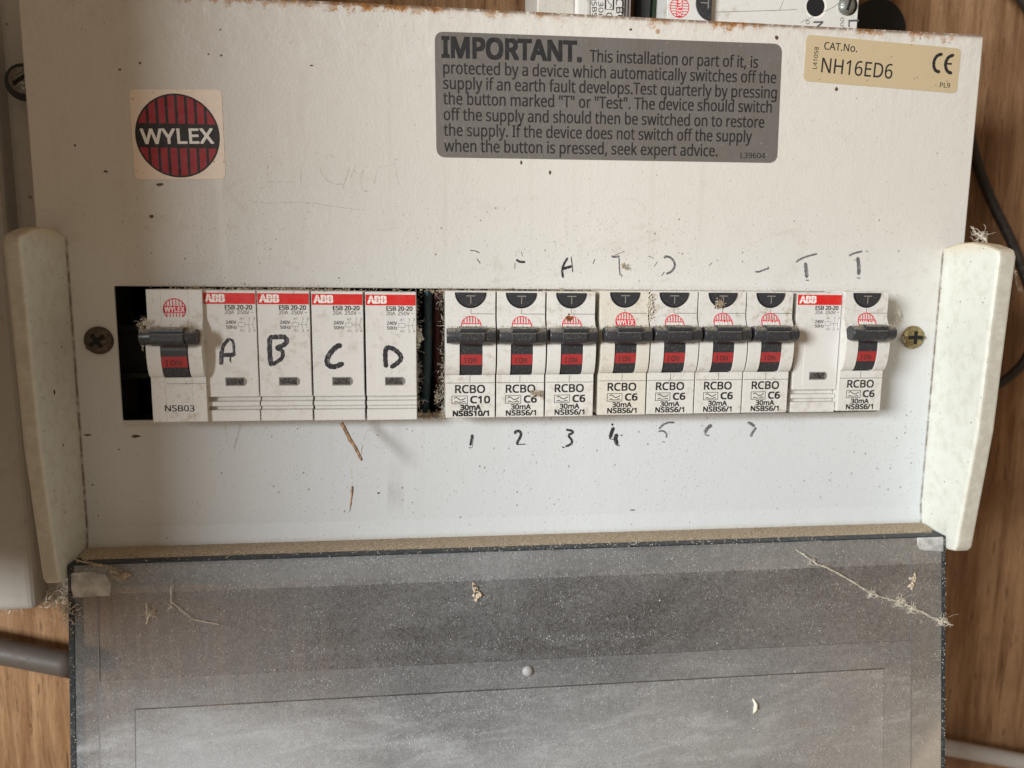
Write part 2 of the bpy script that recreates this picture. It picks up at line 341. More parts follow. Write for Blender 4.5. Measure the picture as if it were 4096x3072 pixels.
def cover(name, lo, hi, tint, blots=()):
    n = NT(name)
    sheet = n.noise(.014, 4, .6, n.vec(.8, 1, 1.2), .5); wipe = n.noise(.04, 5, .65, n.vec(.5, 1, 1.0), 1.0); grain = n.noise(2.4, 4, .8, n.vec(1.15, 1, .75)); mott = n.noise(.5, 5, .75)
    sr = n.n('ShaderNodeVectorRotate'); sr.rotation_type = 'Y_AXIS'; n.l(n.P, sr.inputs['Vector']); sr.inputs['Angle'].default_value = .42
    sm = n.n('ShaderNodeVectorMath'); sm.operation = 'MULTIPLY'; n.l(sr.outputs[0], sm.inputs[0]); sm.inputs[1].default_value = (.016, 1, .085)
    sheen_streak = n.math('MULTIPLY', n.rng(n.noise(1., 5, .68, sm.outputs[0], .7), .46, .70), n.rng(n.V, -128, -165, .15, 1.))  # slanting bright reflections, painted in as paler dust
    base = n.math('ADD', n.rng(sheet, .36, .64, lo, hi), n.math('ADD', n.rng(wipe, .40, .72, 0., .05), n.math('MULTIPLY', sheen_streak, .15)))
    for (cu, cv, su, sv, am) in blots:                     # dust thick or wiped thin, with soft reflections painted in as dust
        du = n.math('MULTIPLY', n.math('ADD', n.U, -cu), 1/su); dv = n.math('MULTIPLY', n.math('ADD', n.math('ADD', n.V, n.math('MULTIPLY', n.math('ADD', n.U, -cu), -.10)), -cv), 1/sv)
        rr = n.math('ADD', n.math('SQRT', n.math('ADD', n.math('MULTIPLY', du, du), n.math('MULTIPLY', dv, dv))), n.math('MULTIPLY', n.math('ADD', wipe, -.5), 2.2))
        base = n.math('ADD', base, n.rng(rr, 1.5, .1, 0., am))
    base = n.math('ADD', base, n.rng(grain, .3, .72, -.10, .15)); base = n.math('ADD', base, n.rng(mott, .35, .7, -.035, .05))
    slant = n.n('ShaderNodeVectorRotate'); slant.rotation_type = 'Y_AXIS'; n.l(n.vec(1.9, 1, .8), slant.inputs['Vector']); slant.inputs['Angle'].default_value = .35
    sp = n.math('MAXIMUM', n.math('MULTIPLY', n.spots(1.05, .22, .70, slant.outputs[0]), .50), n.math('MULTIPLY', n.spots(.60, .13, .6, slant.outputs[0]), .75))
    sp = n.math('MULTIPLY', sp, n.rng(n.noise(.055, 4, .65), .34, .66, .25, 1.15))
    f = n.math('ADD', base, sp, True)
    dcol = n.mix(n.rng(n.math('ADD', n.U, n.math('MULTIPLY', sheet, 160)), 90, 300), (.485,.505,.52), (.505,.485,.45))
    tr = n.n('ShaderNodeBsdfTransparent'); tr.inputs[0].default_value = (*tint, 1)
    gl = n.n('ShaderNodeBsdfGlossy'); gl.inputs['Roughness'].default_value = .16; gl.inputs[0].default_value = (1,1,1,1)
    fr = n.n('ShaderNodeFresnel'); fr.inputs[0].default_value = 1.49; bp = n.bump(n.noise(1.6, 3), .25, .12); n.l(bp, gl.inputs['Normal'])
    m1 = n.n('ShaderNodeMixShader'); n.l(fr.outputs[0], m1.inputs[0]); n.l(tr.outputs[0], m1.inputs[1]); n.l(gl.outputs[0], m1.inputs[2])
    df = n.n('ShaderNodeBsdfDiffuse'); n.l(dcol, df.inputs[0])
    m2 = n.n('ShaderNodeMixShader'); n.l(f, m2.inputs[0]); n.l(m1.outputs[0], m2.inputs[1]); n.l(df.outputs[0], m2.inputs[2])
    return n.out(m2.outputs[0])
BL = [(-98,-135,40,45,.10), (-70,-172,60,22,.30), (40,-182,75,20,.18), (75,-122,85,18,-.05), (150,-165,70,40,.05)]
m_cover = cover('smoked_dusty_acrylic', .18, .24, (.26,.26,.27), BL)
m_cover2 = cover('dusty_acrylic_step_painted_sheen', .25, .33, (.26,.26,.27), BL)  # step and centre paler: glossy reflection painted in as extra dust
m_cover3 = cover('dusty_acrylic_centre_painted_sheen', .29, .38, (.26,.26,.27), BL)
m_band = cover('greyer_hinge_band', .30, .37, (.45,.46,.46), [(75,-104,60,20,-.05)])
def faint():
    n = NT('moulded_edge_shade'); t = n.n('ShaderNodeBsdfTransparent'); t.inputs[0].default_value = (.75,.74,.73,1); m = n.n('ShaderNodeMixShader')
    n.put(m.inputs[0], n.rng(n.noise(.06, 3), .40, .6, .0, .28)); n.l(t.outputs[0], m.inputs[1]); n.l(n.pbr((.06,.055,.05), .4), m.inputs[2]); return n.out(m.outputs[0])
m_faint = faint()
m_rim = grimy('smoked_acrylic_edge', (.026,.033,.040), (.30,.28,.25), .40, .30, .45, spec=.3, sscale=2.)
def clearedge():
    n = NT('milky_hinge_plastic'); t = n.n('ShaderNodeBsdfTransparent'); t.inputs[0].default_value = (.7,.7,.7,1); m = n.n('ShaderNodeMixShader')
    n.put(m.inputs[0], n.math('ADD', n.rng(n.noise(.18, 4, .6), .35, .68, .45, .85), n.math('MULTIPLY', n.spots(1.0, .2, .5), .25), True)); n.l(t.outputs[0], m.inputs[1]); n.l(n.pbr((.70,.71,.70), .35), m.inputs[2]); return n.out(m.outputs[0])
m_lug = clearedge()
m_rib = grimy('scuffed_acrylic_rib', (.20,.20,.205), amt=.3, speck=.2)

# ---------------------------------------------------------------- background board
wb = MB().box(-620, 820, -520, 460, -96, -78)
wb.link('wall', m_wood, kind='structure')

# ---------------------------------------------------------------- consumer unit
U0, U1, VT, VB = -131.7, 211.3, 93.7, -98.3
O0, O1, OT, OB = -107.7, 180.3, -3.4, -51.0
unit = thing('consumer_unit', 'wide cream metal fuse box with its smoked cover hanging open, slot full of breakers', 'fuse box', (39, -98, -77))
def vtop(u):
    t = min(1, max(0, (0-u)/131)); return VT+.2-1.35*t*t*t
us = [U0, -120, O0, -90, -60, -30, 0, 30, 60, 90, 120, 150, O1, 196, U1]
vs_ = [None, 60, 20, OT, OB, -75, -90.5, VB]
fr = MB(); idx = {}
def pd(v): return 0 if v > -90.5 else (-90.5-v)*.16
for i, u in enumerate(us):
    for j, v in enumerate(vs_):
        vv = vtop(u) if v is None else v; idx[i, j] = len(fr.v); fr.v.append((u, vv, pd(vv)))
nn = len(fr.v); fr.v += [(a, b, c-1.2) for a, b, c in fr.v]
for i in range(len(us)-1):
    for j in range(len(vs_)-1):
        if vs_[j] == OT and O0 <= us[i] and us[i+1] <= O1: continue
        q = (idx[i,j], idx[i+1,j], idx[i+1,j+1], idx[i,j+1]); fr.f += [q, tuple(nn+x for x in reversed(q))]
cnt = {}
for f in fr.f[::2]:
    for a, b in zip(f, f[1:]+f[:1]): cnt[(a, b)] = 1
for (a, b) in list(cnt):
    if (b, a) not in cnt: fr.f.append((b, a, nn+a, nn+b))
fr.sm = [False]*len(fr.f)
panel = fr.link('front_panel', m_panel, unit, bevel=.45, seg=2)
cs = MB()                                                            # folded returns and tray behind the face
cs.box(U0+.6, U1-.6, 91.0, 92.0, -76, -1.3); cs.box(U0+.6, U0+1.8, -97, 91, -76, -1.3); cs.box(U1-1.8, U1-.6, -97, 91, -76, -1.3)
cs.box(U0+1, U1-1, -98.2, -97.2, -76, -1.3)
cs.link('casing', m_case, unit)
tr = MB().box(-129, 208.5, -96.5, 90.5, -76, -74).box(-129, 209, -1.5, 90, -30, -28).box(-129, 209, -97, -54, -30, -28)
tr.link('back_tray', m_dark, unit)
dn = MB().box(-127, 207, -20, -18, -24, -17).box(-127, 207, -38, -36, -24, -17).box(-127, 207, -36, -20, -24, -22)
dn.box(-104, -98.5, -22, -14, -18, -12)
dn.link('mounting_rail', m_din, unit, kind='stuff')
lip = MB().prism_u([(-97.7, .6), (-98.7, 11.3), (-100, 11.3), (-100.5, 5), (-112, 3.2), (-112, -8), (-99, -8)], -122.3, 202.5)
lip.link('bottom_ledge', m_case, unit, bevel=.3)
dl = MB(); N = 90
for i in range(N):
    for j, dd in enumerate((1.2, 4, 7, 9.5, 11.0)):
        u = -121.8+i*(324.2/(N-1)); dl.v.append((u, -97.45-.10*dd+.40*math.sin(j*.8)+random.random()*.35*(1 if 0 < j < 4 else .2), dd+random.uniform(-.3, .3)*(j == 4)))
for i in range(N-1):
    for j in range(4): a = i*5+j; dl.f.append((a, a+1, a+6, a+5)); dl.sm.append(True)
dl.link('dust_layer', m_ledge, unit, kind='stuff', label='brown dust settled along the ledge above the hinged cover')
# end plates
prof = [(-103.4, -20), (-103.4, 17), (-102.6, 20.2), (-101, 21.6), (-85, 23.3), (-68, 25.2), (-54, 26.7), (-34, 27.3), (-6, 28.2), (9.8, 28.9), (12.4, 27.9),
        (14.4, 21.5), (15.6, 14), (15.6, 7), (14.6, 2.4), (13.8, -2), (13.8, -20)]
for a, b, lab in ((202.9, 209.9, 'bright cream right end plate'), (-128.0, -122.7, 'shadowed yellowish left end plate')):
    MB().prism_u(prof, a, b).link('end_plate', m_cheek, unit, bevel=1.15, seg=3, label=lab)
# fixing screws
def screw(px, py, r, mat, ang, cross, parent, lab, d=0.1, name='screw'):
    cu, cv = at(px, py, d+1.5); m = MB(); n = 28; R_ = [(r*1.0, 0), (r*1.0, .5), (r*.93, 1.15), (r*.72, 1.75), (r*.4, 2.1), (r*.12, 2.2)]
    for rr, h in R_: m.v += [(cu+rr*math.cos(2*math.pi*i/n), cv+rr*math.sin(2*math.pi*i/n), d+h) for i in range(n)]
    for q in range(len(R_)-1): m.f += [(q*n+i, q*n+(i+1) % n, (q+1)*n+(i+1) % n, (q+1)*n+i) for i in range(n)]
    m.f.append(tuple((len(R_)-1)*n+i for i in range(n))); m.sm = [True]*len(m.f)
    o = m.link(name, mat, parent, label=lab)
    x = MB()
    for kk in range(2 if cross else 1):
        a = ang+kk*math.pi/2; L = r*(.55 if kk else .62); wd = r*.15; ca, sa = math.cos(a), math.sin(a)
        p = lambda s_, t_: (cu+s_*ca-t_*sa, cv+s_*sa+t_*ca)
        x.prism_d([p(-L, -wd), p(L, -wd), p(L, wd), p(-L, wd)], d+1.6, d+2.24+kk*.012)
    x.link('screw_slot', m_dark, o)
    if cross:
        y = MB(); a = ang+.02; ca, sa = math.cos(a), math.sin(a); p = lambda s_, t_: (cu+s_*ca-t_*sa, cv+s_*sa+t_*ca)
        for sg in (-1, 1): y.prism_d([p(sg*r*.45, -r*.10), p(sg*r*.95, -r*.10), p(sg*r*.95, r*.10), p(sg*r*.45, r*.10)], d+.9, d+1.75)
        y.link('driver_slot', mat, o)
    return o
screw(3659, 1350, 4.6, m_brass, math.radians(0), True, unit, 'tarnished brass cross-head screw')
screw(389, 1363, 4.9, m_dull, math.radians(35), True, unit, 'brown dull cross-head screw')

# ---- stickers
def rrect(corners, r, d0, d1, mb, n=5):
    P = [Vector(c) for c in corners]; poly = []
    for i, p in enumerate(P):
        a = (P[i-1]-p).normalized()*r; b = (P[(i+1) % 4]-p).normalized()*r
        for j in range(n+1):
            t = j/n; poly.append((p+a)*(1-t)**2+p*2*t*(1-t)+(p+b)*t*t)
    mb.prism_d([tuple(q) for q in poly], d0, d1)
def strips(mb, cu, cv, R, xs, h, d, up=True, rot=0.):
    """vertical strips clipped by a circle of radius R, starting h from the middle"""
    c, s_ = math.cos(rot), math.sin(rot)
    for x0, x1 in xs:
        x0 = max(x0, -R*.995); x1 = min(x1, R*.995)
        X = [x0+(x1-x0)*i/5 for i in range(6)]; lo = []; hi = []
        for x in X:
            y = math.sqrt(max(R*R-x*x, 0)); 
            if y > h: lo.append((x, h)); hi.append((x, y))
        if len(lo) < 2: continue
        sg = 1 if up else -1; pts = lo+hi[::-1]
        mb.add([(cu+x*c-y*sg*s_, cv+x*s_+y*sg*c, d) for x, y in pts], [tuple(range(len(pts)))])
ls = MB(); rrect([at(516,357), at(886,359), at(903,716), at(541,718)], 1.8, 0, .14, ls)
logo = ls.link('logo_sticker', m_logosq, unit, label='square sticker with red and black striped disc')
lc = at(711, 543.5, .14); LR = (at(880, 543)[0]-at(542, 544)[0])/2
MB().disc(lc[0], lc[1], .14, LR, .03, 64).link('logo_disc', m_logoblk, logo)
lr = MB(); ri = LR*.957; pit = LR*.2285; hw = pit*.355
for up in (True, False): strips(lr, lc[0], lc[1], ri, [((k_+.5)*pit-hw, (k_+.5)*pit+hw) if -4 < k_ < 3 else ((-ri, -3.5*pit+hw) if k_ == -4 else (3.5*pit-hw, ri)) for k_ in range(-4, 4)], LR*.288, .19, up, .01)
lr.link('logo_bars', m_logored, logo)
lt = MB(); text(lt, 'WYLEX', at(566, 574.5, .2), at(855, 573, .2), 4.8, .2, .03); lt.link('logo_letters', m_white, logo)

im = MB(); rrect([at(1738,126), at(3128,176), at(3107,652), at(1746,629)], 3.4, 0, .16, im, 7)
notice = im.link('warning_sticker', m_foil, unit, label='large grey foil sticker headed IMPORTANT.')
def z2(x, y): return (1700+x/2.212, y/2.212)
def z3(x, y): return (2500+x/2.212, y/2.212)
tx = MB(); DS = .2
text(tx, 'IMPORTANT.', at(*z2(155, 502), DS), at(*z2(1378, 541), DS), 6.55, DS, .055)
tx2 = MB()
for s_, a, b in (('This installation or part of it, is', z2(1458, 547), z3(1174, 601)), ('protected by a device which automatically switches off the', z2(163, 650), z3(1335, 737)),
    ('supply if an earth fault develops.Test quarterly by pressing', z2(163, 786), z3(1340, 870)), ('the button marked "T" or "Test". The device should switch', z2(163, 922), z3(1296, 997)),
    ('off the supply and should then be switched on to restore', z2(167, 1062), z3(1230, 1130)), ('the supply. If the device does not switch off the supply', z2(167, 1200), z3(1120, 1257)),
    ('when the button is pressed, seek expert advice.', z2(172, 1340), z3(817, 1383))):
    text(tx2, s_, at(*a, DS), at(*b, DS), 4.05, DS, .018)
text(tx2, 'L39604', at(*z3(1022, 1397), DS), at(*z3(1240, 1401), DS), 1.95, DS, .012)
tx.link('heading', m_black, notice); tx2.link('lettering', m_black, notice)

cm = MB(); rrect([at(3226,138), at(3844,195), at(3826,374), at(3213,324)], 1.9, 0, .14, cm)
cat = cm.link('rating_sticker', m_gold, unit, label='small buff catalogue-number sticker')
cl = MB(); text(cl, 'CAT.No.', at(3296, 197, DS), at(3428, 208.5, DS), 2.6, DS, .012); text(cl, 'NH16ED6', at(3284, 289, DS), at(3567, 315, DS), 5.2, DS, .006)
text(cl, 'PL9', at(3759, 349, DS), at(3799, 351, DS), 1.75, DS, .008); text(cl, 'L41058', at(3266, 276, DS), at(3275, 188, DS), 1.55, DS, .008)
z4 = lambda x, y: at(3300+x/2.3706, y/2.3706)
cl.ribbon([z4(*p) for p in [(1108,514),(1062,530),(1032,578),(1030,635),(1050,672),(1085,683)]], 1.2, DS)
cl.ribbon([z4(*p) for p in [(1217,523),(1168,545),(1140,600),(1146,655),(1168,685),(1198,694)]], 1.2, DS)
cl.ribbon([z4(1142,605), z4(1196,607)], .9, DS+.004)
cl.link('lettering', m_black, cat)

# ---- handwriting on the panel
def strokes(org, sc_, items, d, k=1.0):
    m = MB()
    for n_, (w_, pts) in enumerate(items):
        P = [at(org[0]+x/sc_, org[1]+y/sc_, d) for x, y in pts]; m.ribbon(P, w_/sc_/10.9*k*1.45, d+n_*.0015)
    return m
zA, zB, zC, zD = (1850, 980), (2800, 980), (1800, 1660), (2400, 1660)
def write(name, org, s_, items, mat, lab): strokes(org, s_, items, .06).link(name, mat, unit, label=lab)
write('handwriting', zA, 2.212, [(5,[(65,48),(110,52),(150,68)]),(5,[(125,122),(145,145),(157,163)]),(14,[(478,130),(505,148),(552,150)]),(4,[(522,60),(530,98)]),(4,[(465,160),(462,212)])], m_ink, 'worn pen ticks left of the letter A')
write('handwriting', zA, 2.212, [(14,[(930,115),(895,175),(882,230),(890,288)]),(17,[(885,212),(925,200),(970,188)]),(6,[(962,105),(970,180),(975,240)]),(6,[(1155,165),(1170,125)])], m_ink, 'rubbed marker letter A above the breakers')
write('handwriting', zA, 2.212, [(13,[(1320,100),(1345,105),(1385,100)]),(5,[(1345,90),(1435,55)]),(8,[(1385,110),(1388,200),(1395,270)]),(5,[(1395,262),(1412,265),(1405,285)])], m_ink2, 'faint letter T above the fourth breaker')
write('handwriting', zA, 2.212, [(14,[(1785,115),(1800,102),(1840,112),(1872,150),(1877,190),(1850,232),(1805,255)]),(9,[(1762,272),(1785,240)]),(5,[(1650,98),(1690,118)]),(5,[(1695,190),(1728,145)]),(6,[(2180,183),(2205,160)])], m_ink2, 'rubbed curve of a letter D')
write('handwriting', zB, 2.212, [(5,[(78,182),(108,158)]),(5,[(148,130),(158,142)]),(11,[(490,235),(520,237),(560,222),(610,205)]),(7,[(597,210),(605,190)])], m_ink2, 'short marker dash')
write('handwriting', zB, 2.212, [(12,[(852,152),(880,130),(940,103),(1035,78)]),(24,[(932,160),(940,230),(945,285)]),(10,[(938,312),(962,312)])], m_ink2, 'grey marker letter T above the contactor')
write('handwriting', zB, 2.212, [(12,[(1320,95),(1360,75),(1435,55)]),(9,[(1472,56),(1484,57)]),(24,[(1395,110),(1405,190),(1405,260)]),(10,[(1393,292),(1418,292)])], m_ink2, 'grey marker letter T above the end breaker')
write('handwriting', zC, 3.16, [(22,[(280,250),(272,310),(257,382)]),(5,[(300,262),(280,412)]),(9,[(237,413),(272,413)])], m_ink, 'marker figure 1')
write('handwriting', zC, 3.16, [(26,[(818,235),(835,208),(870,203),(897,232),(885,285),(858,330),(850,370)]),(9,[(850,378),(885,372),(955,368)])], m_ink, 'marker figure 2')
write('handwriting', zC, 3.16, [(22,[(1472,186),(1540,200),(1550,225),(1497,250)]),(22,[(1495,264),(1540,320),(1530,365),(1462,398)]),(16,[(1418,403),(1445,412)])], m_ink, 'marker figure 3')
write('handwriting', zC, 3.16, [(28,[(2050,114),(2056,128)]),(34,[(2067,160),(2040,230),(2024,285)]),(12,[(2008,297),(2065,312)]),(38,[(2108,245),(2093,300),(2110,370)]),(18,[(2112,385),(2140,385)]),(15,[(2155,255),(2180,257)])], m_ink, 'marker figure 4')
write('handwriting', zD, 3.16, [(18,[(752,172),(790,130),(860,97),(940,95)]),(16,[(740,206),(800,203),(840,240),(838,285)]),(12,[(790,338),(820,343)])], m_ink2, 'fading marker figure 5')
write('handwriting', zD, 3.16, [(34,[(1405,125),(1350,180),(1328,222)]),(12,[(1325,232),(1345,255),(1380,258)])], m_ink2, 'half rubbed marker figure 6')
write('handwriting', zD, 3.16, [(27,[(1872,96),(1910,110),(1953,143)]),(25,[(1970,162),(1930,220),(1908,270)])], m_ink2, 'grey marker figure 7')
pl = [(8,[(270,0),(265,110)]),(8,[(228,200),(225,320),(245,405)]),(7,[(245,402),(560,402)]),(8,[(640,180),(645,400),(700,480)]),(10,[(1050,92),(1000,62),(955,120)]),
 (11,[(890,240),(920,320),(1000,395),(1100,430),(1180,430)]),(13,[(1255,220),(1235,310),(1200,390),(1170,500)]),(8,[(1345,170),(1265,360)]),(8,[(1268,350),(1310,262),(1345,292)]),(10,[(1480,190),(1410,300),(1405,430),(1440,515),(1490,515)]),
 (10,[(1610,250),(1590,320),(1565,440)]),(6,[(1620,220),(1820,180)]),(9,[(1870,105),(1825,140),(1850,270),(1880,450)]),(8,[(0,632),(180,668),(700,665),(1000,705),(1280,740),(1440,755)])]
write('pencil_writing', (1000, 600), 3.16, pl, m_pencil, 'faint pencilled word right of the round logo')
# small brown marks lying on the paint
sm_ = MB()
for (x, y, a, b) in [(480,278,5,4),(600,432,7,4),(300,582,5,4),(423,686,8,5),(640,738,14,6),(606,866,10,6),(3345,357,7,9),(2522,118,6,5),(2085,650,5,8),(2500,250,3,3),(352,1740,16,4),(2200,690,5,10),(3106,150,9,10),(1515,1972,6,4),(1262,2110,5,4),(545,1745,18,6),(1245,262,6,3),
                     (885,222,5,4),(880,118,4,3),(834,217,4,3),(560,252,5,4),(3560,2064,22,5),(2530,2040,14,3),(370,1940,4,4),(255,1598,0,0)]:
    if a == 0: continue
    c = at(x, y); k_ = 1/11.; pts = []
    for i in range(7): t = i/7*2*math.pi; rr = random.uniform(.7, 1.15); pts.append((c[0]+a*k_*rr*math.cos(t), c[1]+b*k_*rr*math.sin(t)))
    sm_.prism_d(pts, 0, .12)
sm_.link('dirt_spots', grimy('dark_brown_dirt', (.10,.055,.028), (.2,.12,.06), .5, 0), unit, kind='stuff')
# marks on the end plates
mk = MB()
for (v, d, rv, rd) in ((-38.3, 15.2, 1.0, .55), (-24, 8, .5, .3), (-57, 12, .5, .35), (-80, 14, .4, .3)):
    mk.add([(-122.62, v+rv*math.sin(i/8*6.283), d+rd*math.cos(i/8*6.283)) for i in range(8)], [tuple(range(8))])
mk.link('dirt_spots', m_black, unit, kind='stuff')

# ---- hinged smoked cover
def cd(v): return 16+(-98-v)*.127           # its front face leans out towards the viewer
def cq(mb, u0, u1, v0, v1, lift, thick):
    vs = [(u, v, cd(v)+lift+t) for t in (-thick, 0) for v in (v0, v1) for u in (u0, u1)]
    mb.add(vs, [(0,2,3,1),(4,5,7,6),(0,1,5,4),(2,6,7,3),(0,4,6,2),(1,3,7,5)])
def onc(px, py):
    v = -130.
    for _ in range(12): a = at(px, py, cd(v)); v = a[1]
    return a
cv_ = MB(); CU0, CU1, CVB = -122.4, 202.6, -232
a1 = onc(400, 2725); b1 = onc(3640, 2562); a2 = onc(545, 2818); b2 = onc(3530, 2690)
v1 = (a1[1]+b1[1])/2; v2 = (a2[1]+b2[1])/2; bv = onc(2000, 2318)[1]; FL, FR = CU0+2.2, CU1-2.0
def cqz(mb, u0, u1, v0, v1_, l): mb.quad((u0, v0, cd(v0)+l), (u1, v0, cd(v0)+l), (u1, v1_, cd(v1_)+l), (u0, v1_, cd(v1_)+l))
pl_ = MB(); cqz(pl_, FL, FR, v1, bv, 0); cqz(pl_, FL, a1[0], CVB, v1, 0); cqz(pl_, b1[0], FR, CVB, v1, 0)
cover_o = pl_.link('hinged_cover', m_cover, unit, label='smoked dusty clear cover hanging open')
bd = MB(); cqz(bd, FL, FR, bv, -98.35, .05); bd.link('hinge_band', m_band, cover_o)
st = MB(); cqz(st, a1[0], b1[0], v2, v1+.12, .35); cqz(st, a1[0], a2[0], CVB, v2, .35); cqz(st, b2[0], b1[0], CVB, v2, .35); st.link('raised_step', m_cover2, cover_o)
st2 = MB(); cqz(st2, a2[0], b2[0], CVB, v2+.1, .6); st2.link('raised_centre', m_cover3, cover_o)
for e0, e1 in ((CU0, CU0+2.2), (CU1-2.0, CU1)):
    rm = MB(); cq(rm, e0, e1, CVB, -98, 0, 7); rm.link('side_edge', m_rim, cover_o, bevel=.4)
MB().prism_u([(-98.0, 11.6), (-97.95, 15.7), (-98.2, 15.98), (-99.5, 15.95), (-99.5, 11.6)], CU0+2.2, CU1-2.0).link('top_edge', m_rim, cover_o, bevel=.2)
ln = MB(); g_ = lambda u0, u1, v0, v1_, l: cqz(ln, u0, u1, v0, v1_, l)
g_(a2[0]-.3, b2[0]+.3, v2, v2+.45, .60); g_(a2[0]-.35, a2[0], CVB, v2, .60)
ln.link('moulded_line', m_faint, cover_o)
for e0, e1, e2 in ((a1[0]-.5, a1[0], -101), (b1[0], b1[0]+.4, -104)):
    ln2 = MB(); cqz(ln2, e0, e1, CVB, e2, .25); ln2.link('moulded_rib', m_rib, cover_o)
for (x0, y0, x1, y1), lab in (((283, 2292, 440, 2384), 'milky left hinge lug'), ((3668, 2150, 3774, 2200), 'milky right hinge lug')):
    p0 = onc(x0, y0); p1 = onc(x1, y1); wv = p1[0]-p0[0]; lv = p0[1]-p1[1]; poly = []
    if x0 < 1000: Q = [(0, 1), (0, .2), (.45, .0), (.92, -.04), (1.0, -.3), (1.04, -1), (0, -1)]; Q = [(0, 1), (.5, 1.05), (.9, .9), (1.05, .45), (1.0, 0), (.06, -.02), (0, .35)]
    else: Q = [(-.02, 1), (0, .45), (.08, .12), (.25, .0), (1, -.12), (1, 1)]
    lgm = MB(); qs = [(p0[0]+a_*wv, p1[1]+b_*lv) for a_, b_ in Q]; n_ = len(qs)
    lgm.add([(u_, v_, cd(v_)+.28) for u_, v_ in qs]+[(u_, v_, cd(v_)-2) for u_, v_ in qs], [tuple(range(n_)), tuple(reversed(range(n_, 2*n_)))]+[(i, (i+1) % n_, n_+(i+1) % n_, n_+i) for i in range(n_)])
    lgm.link('hinge_lug', m_lug, cover_o, bevel=.5, label=lab)
px_ = onc(2110, 2682); bp_ = MB()
for q in range(5):
    ph = q/4*math.pi/2; rr = 2.0*math.cos(ph); bp_.v += [(px_[0]+rr*math.cos(2*math.pi*i/16), px_[1]+rr*math.sin(2*math.pi*i/16), cd(px_[1])+.4+1.6*math.sin(ph)) for i in range(16)]
for q in range(4): bp_.f += [(q*16+i, q*16+(i+1) % 16, (q+1)*16+(i+1) % 16, (q+1)*16+i) for i in range(16)]
bp_.sm = [True]*len(bp_.f); bp_.link('moulded_pip', grimy('frosted_acrylic', (.36,.36,.36), amt=.3, speck=.1), cover_o)

# ---------------------------------------------------------------- breakers in the slot
def bulge(s, f0=1.6, fp=3.1):
    if s <= 9: return 0.
    if s < 13: t = (s-9)/4; return f0*t*t*(3-2*t)
    if s < 20: t = (s-13)/7; return f0+(fp-f0)*math.sin(t*math.pi/2)
    if s < 29.5: t = (s-20)/9.5; return fp*math.sqrt(max(0, 1-t*t))*.97+.09*(1-t)
    return 0.
def dev_body(mb, u, v, d, wd, smax, slot, h=45., back=-38):
    S_ = [0, .25, 9, 10, 11, 12, 13, 15, 17, 20, 22, 24, 25.5, 27, 28, 28.8, 29.3, 29.5, 29.6, 32.2, 32.25, h-.25, h]
    def fd(s): return bulge(s)+(-.25 if s in (0, h) else 0)
    pr = [(v-s, d+fd(s)) for s in S_]+[(v-h, d+back), (v, d+back)]
    a, b = slot
    mb.prism_u(pr, u, u+a); mb.prism_u(pr, u+b, u+wd)
    top = [(v-s, d+fd(s)) for s in S_ if s <= 13]+[(v-13.2, d-3), (v-13.2, d+back), (v, d+back)]; mb.prism_u(top, u+a, u+b)
    lowp = [(v-29.6, d-3), (v-29.6, d)]+[(v-s, d+fd(s)) for s in S_ if s > 29.6]+[(v-h, d+back), (v-29.6, d+back)]; mb.prism_u(lowp, u+a, u+b)
def lever(root, u, v, d, wd, slot, grip, drop=0.):
    a, b = slot; t = MB(); S_ = [13.4, 15, 17, 20, 22, 24, 25.5, 27, 28, 28.8, 29.1]
    t.prism_u([(v-s, d+bulge(s)-.45) for s in S_]+[(v-29.1, d-2.5), (v-13.4, d-2.5)], u+a+.38, u+b-.14)
    lv = t.link('lever', m_lever, root)
    sB = 15.25+drop; n = 14; R1, R2 = 2.75, 3.1
    bar = MB(); pr = [(v-sB+R1*math.sin(2*math.pi*i/n), d+4.4+R2*math.cos(2*math.pi*i/n)) for i in range(n)]
    bar.prism_u(pr, u+.25, u+wd-.25, True); bar.link('lever_bar', m_lever, lv, bevel=.35)
    g = MB(); ga, gb = grip
    g.prism_u([(v-sB+3.15, d+3), (v-sB+3.2, d+6.9), (v-sB+2.6, d+7.7), (v-sB+1.7, d+7.75), (v-sB+1.5, d+7.3), (v-sB+1.1, d+7.3), (v-sB+.9, d+8.05), (v-sB-1.2, d+8.0), (v-sB-2.3, d+7.2), (v-sB-3.0, d+5.8), (v-sB-3.0, d+3)], u+ga, u+gb)
    g.link('lever_grip', m_lever, lv, bevel=.12)
    rf = MB(); S2 = [22.0, 23, 24, 25, 25.7]; vs = [(x, v-s, d+bulge(s)-.41) for s in S2 for x in (u+a+.3, u+b-.16)]
    rf.add(vs, [(2*i, 2*i+1, 2*i+3, 2*i+2) for i in range(4)]); rf.link('red_flag', m_red, lv)
    f = MB(); text(f, 'I ON', (u+a+1.7, v-25.0), (u+b-2.2, v-25.0), 1.75, 0, .03)
    f.v = [(p[0], p[1], d+bulge(v-p[1])-.37) for p in f.v]; f.link('flag_lettering', m_flagtext, lv)
    return lv
def mini_logo(root, cu, cv, r, d, full=False):
    m = MB(); m.disc(cu, cv, d-.02, r, .02, 40, ri=r-.36); pit = r*.27
    for up in (True, False):
        strips(m, cu, cv, r-.2, [(k_*pit-.15+pit*.5, k_*pit+.15+pit*.5) for k_ in range(-4, 4)], r*.30, d, up)
    m.add([(cu+x, cv+y, d) for x, y in ((-r*.95, -r*.31), (r*.95, -r*.31), (r*.95, r*.31), (-r*.95, r*.31))], [(0,1,2,3)])
    m.link('round_logo', m_pink, root)
    t = MB(); text(t, 'WYLEX', (cu-r*.84, cv-r*.22), (cu+r*.84, cv-r*.22), r*.44, d+.03, .03); t.link('logo_lettering', m_white, root)
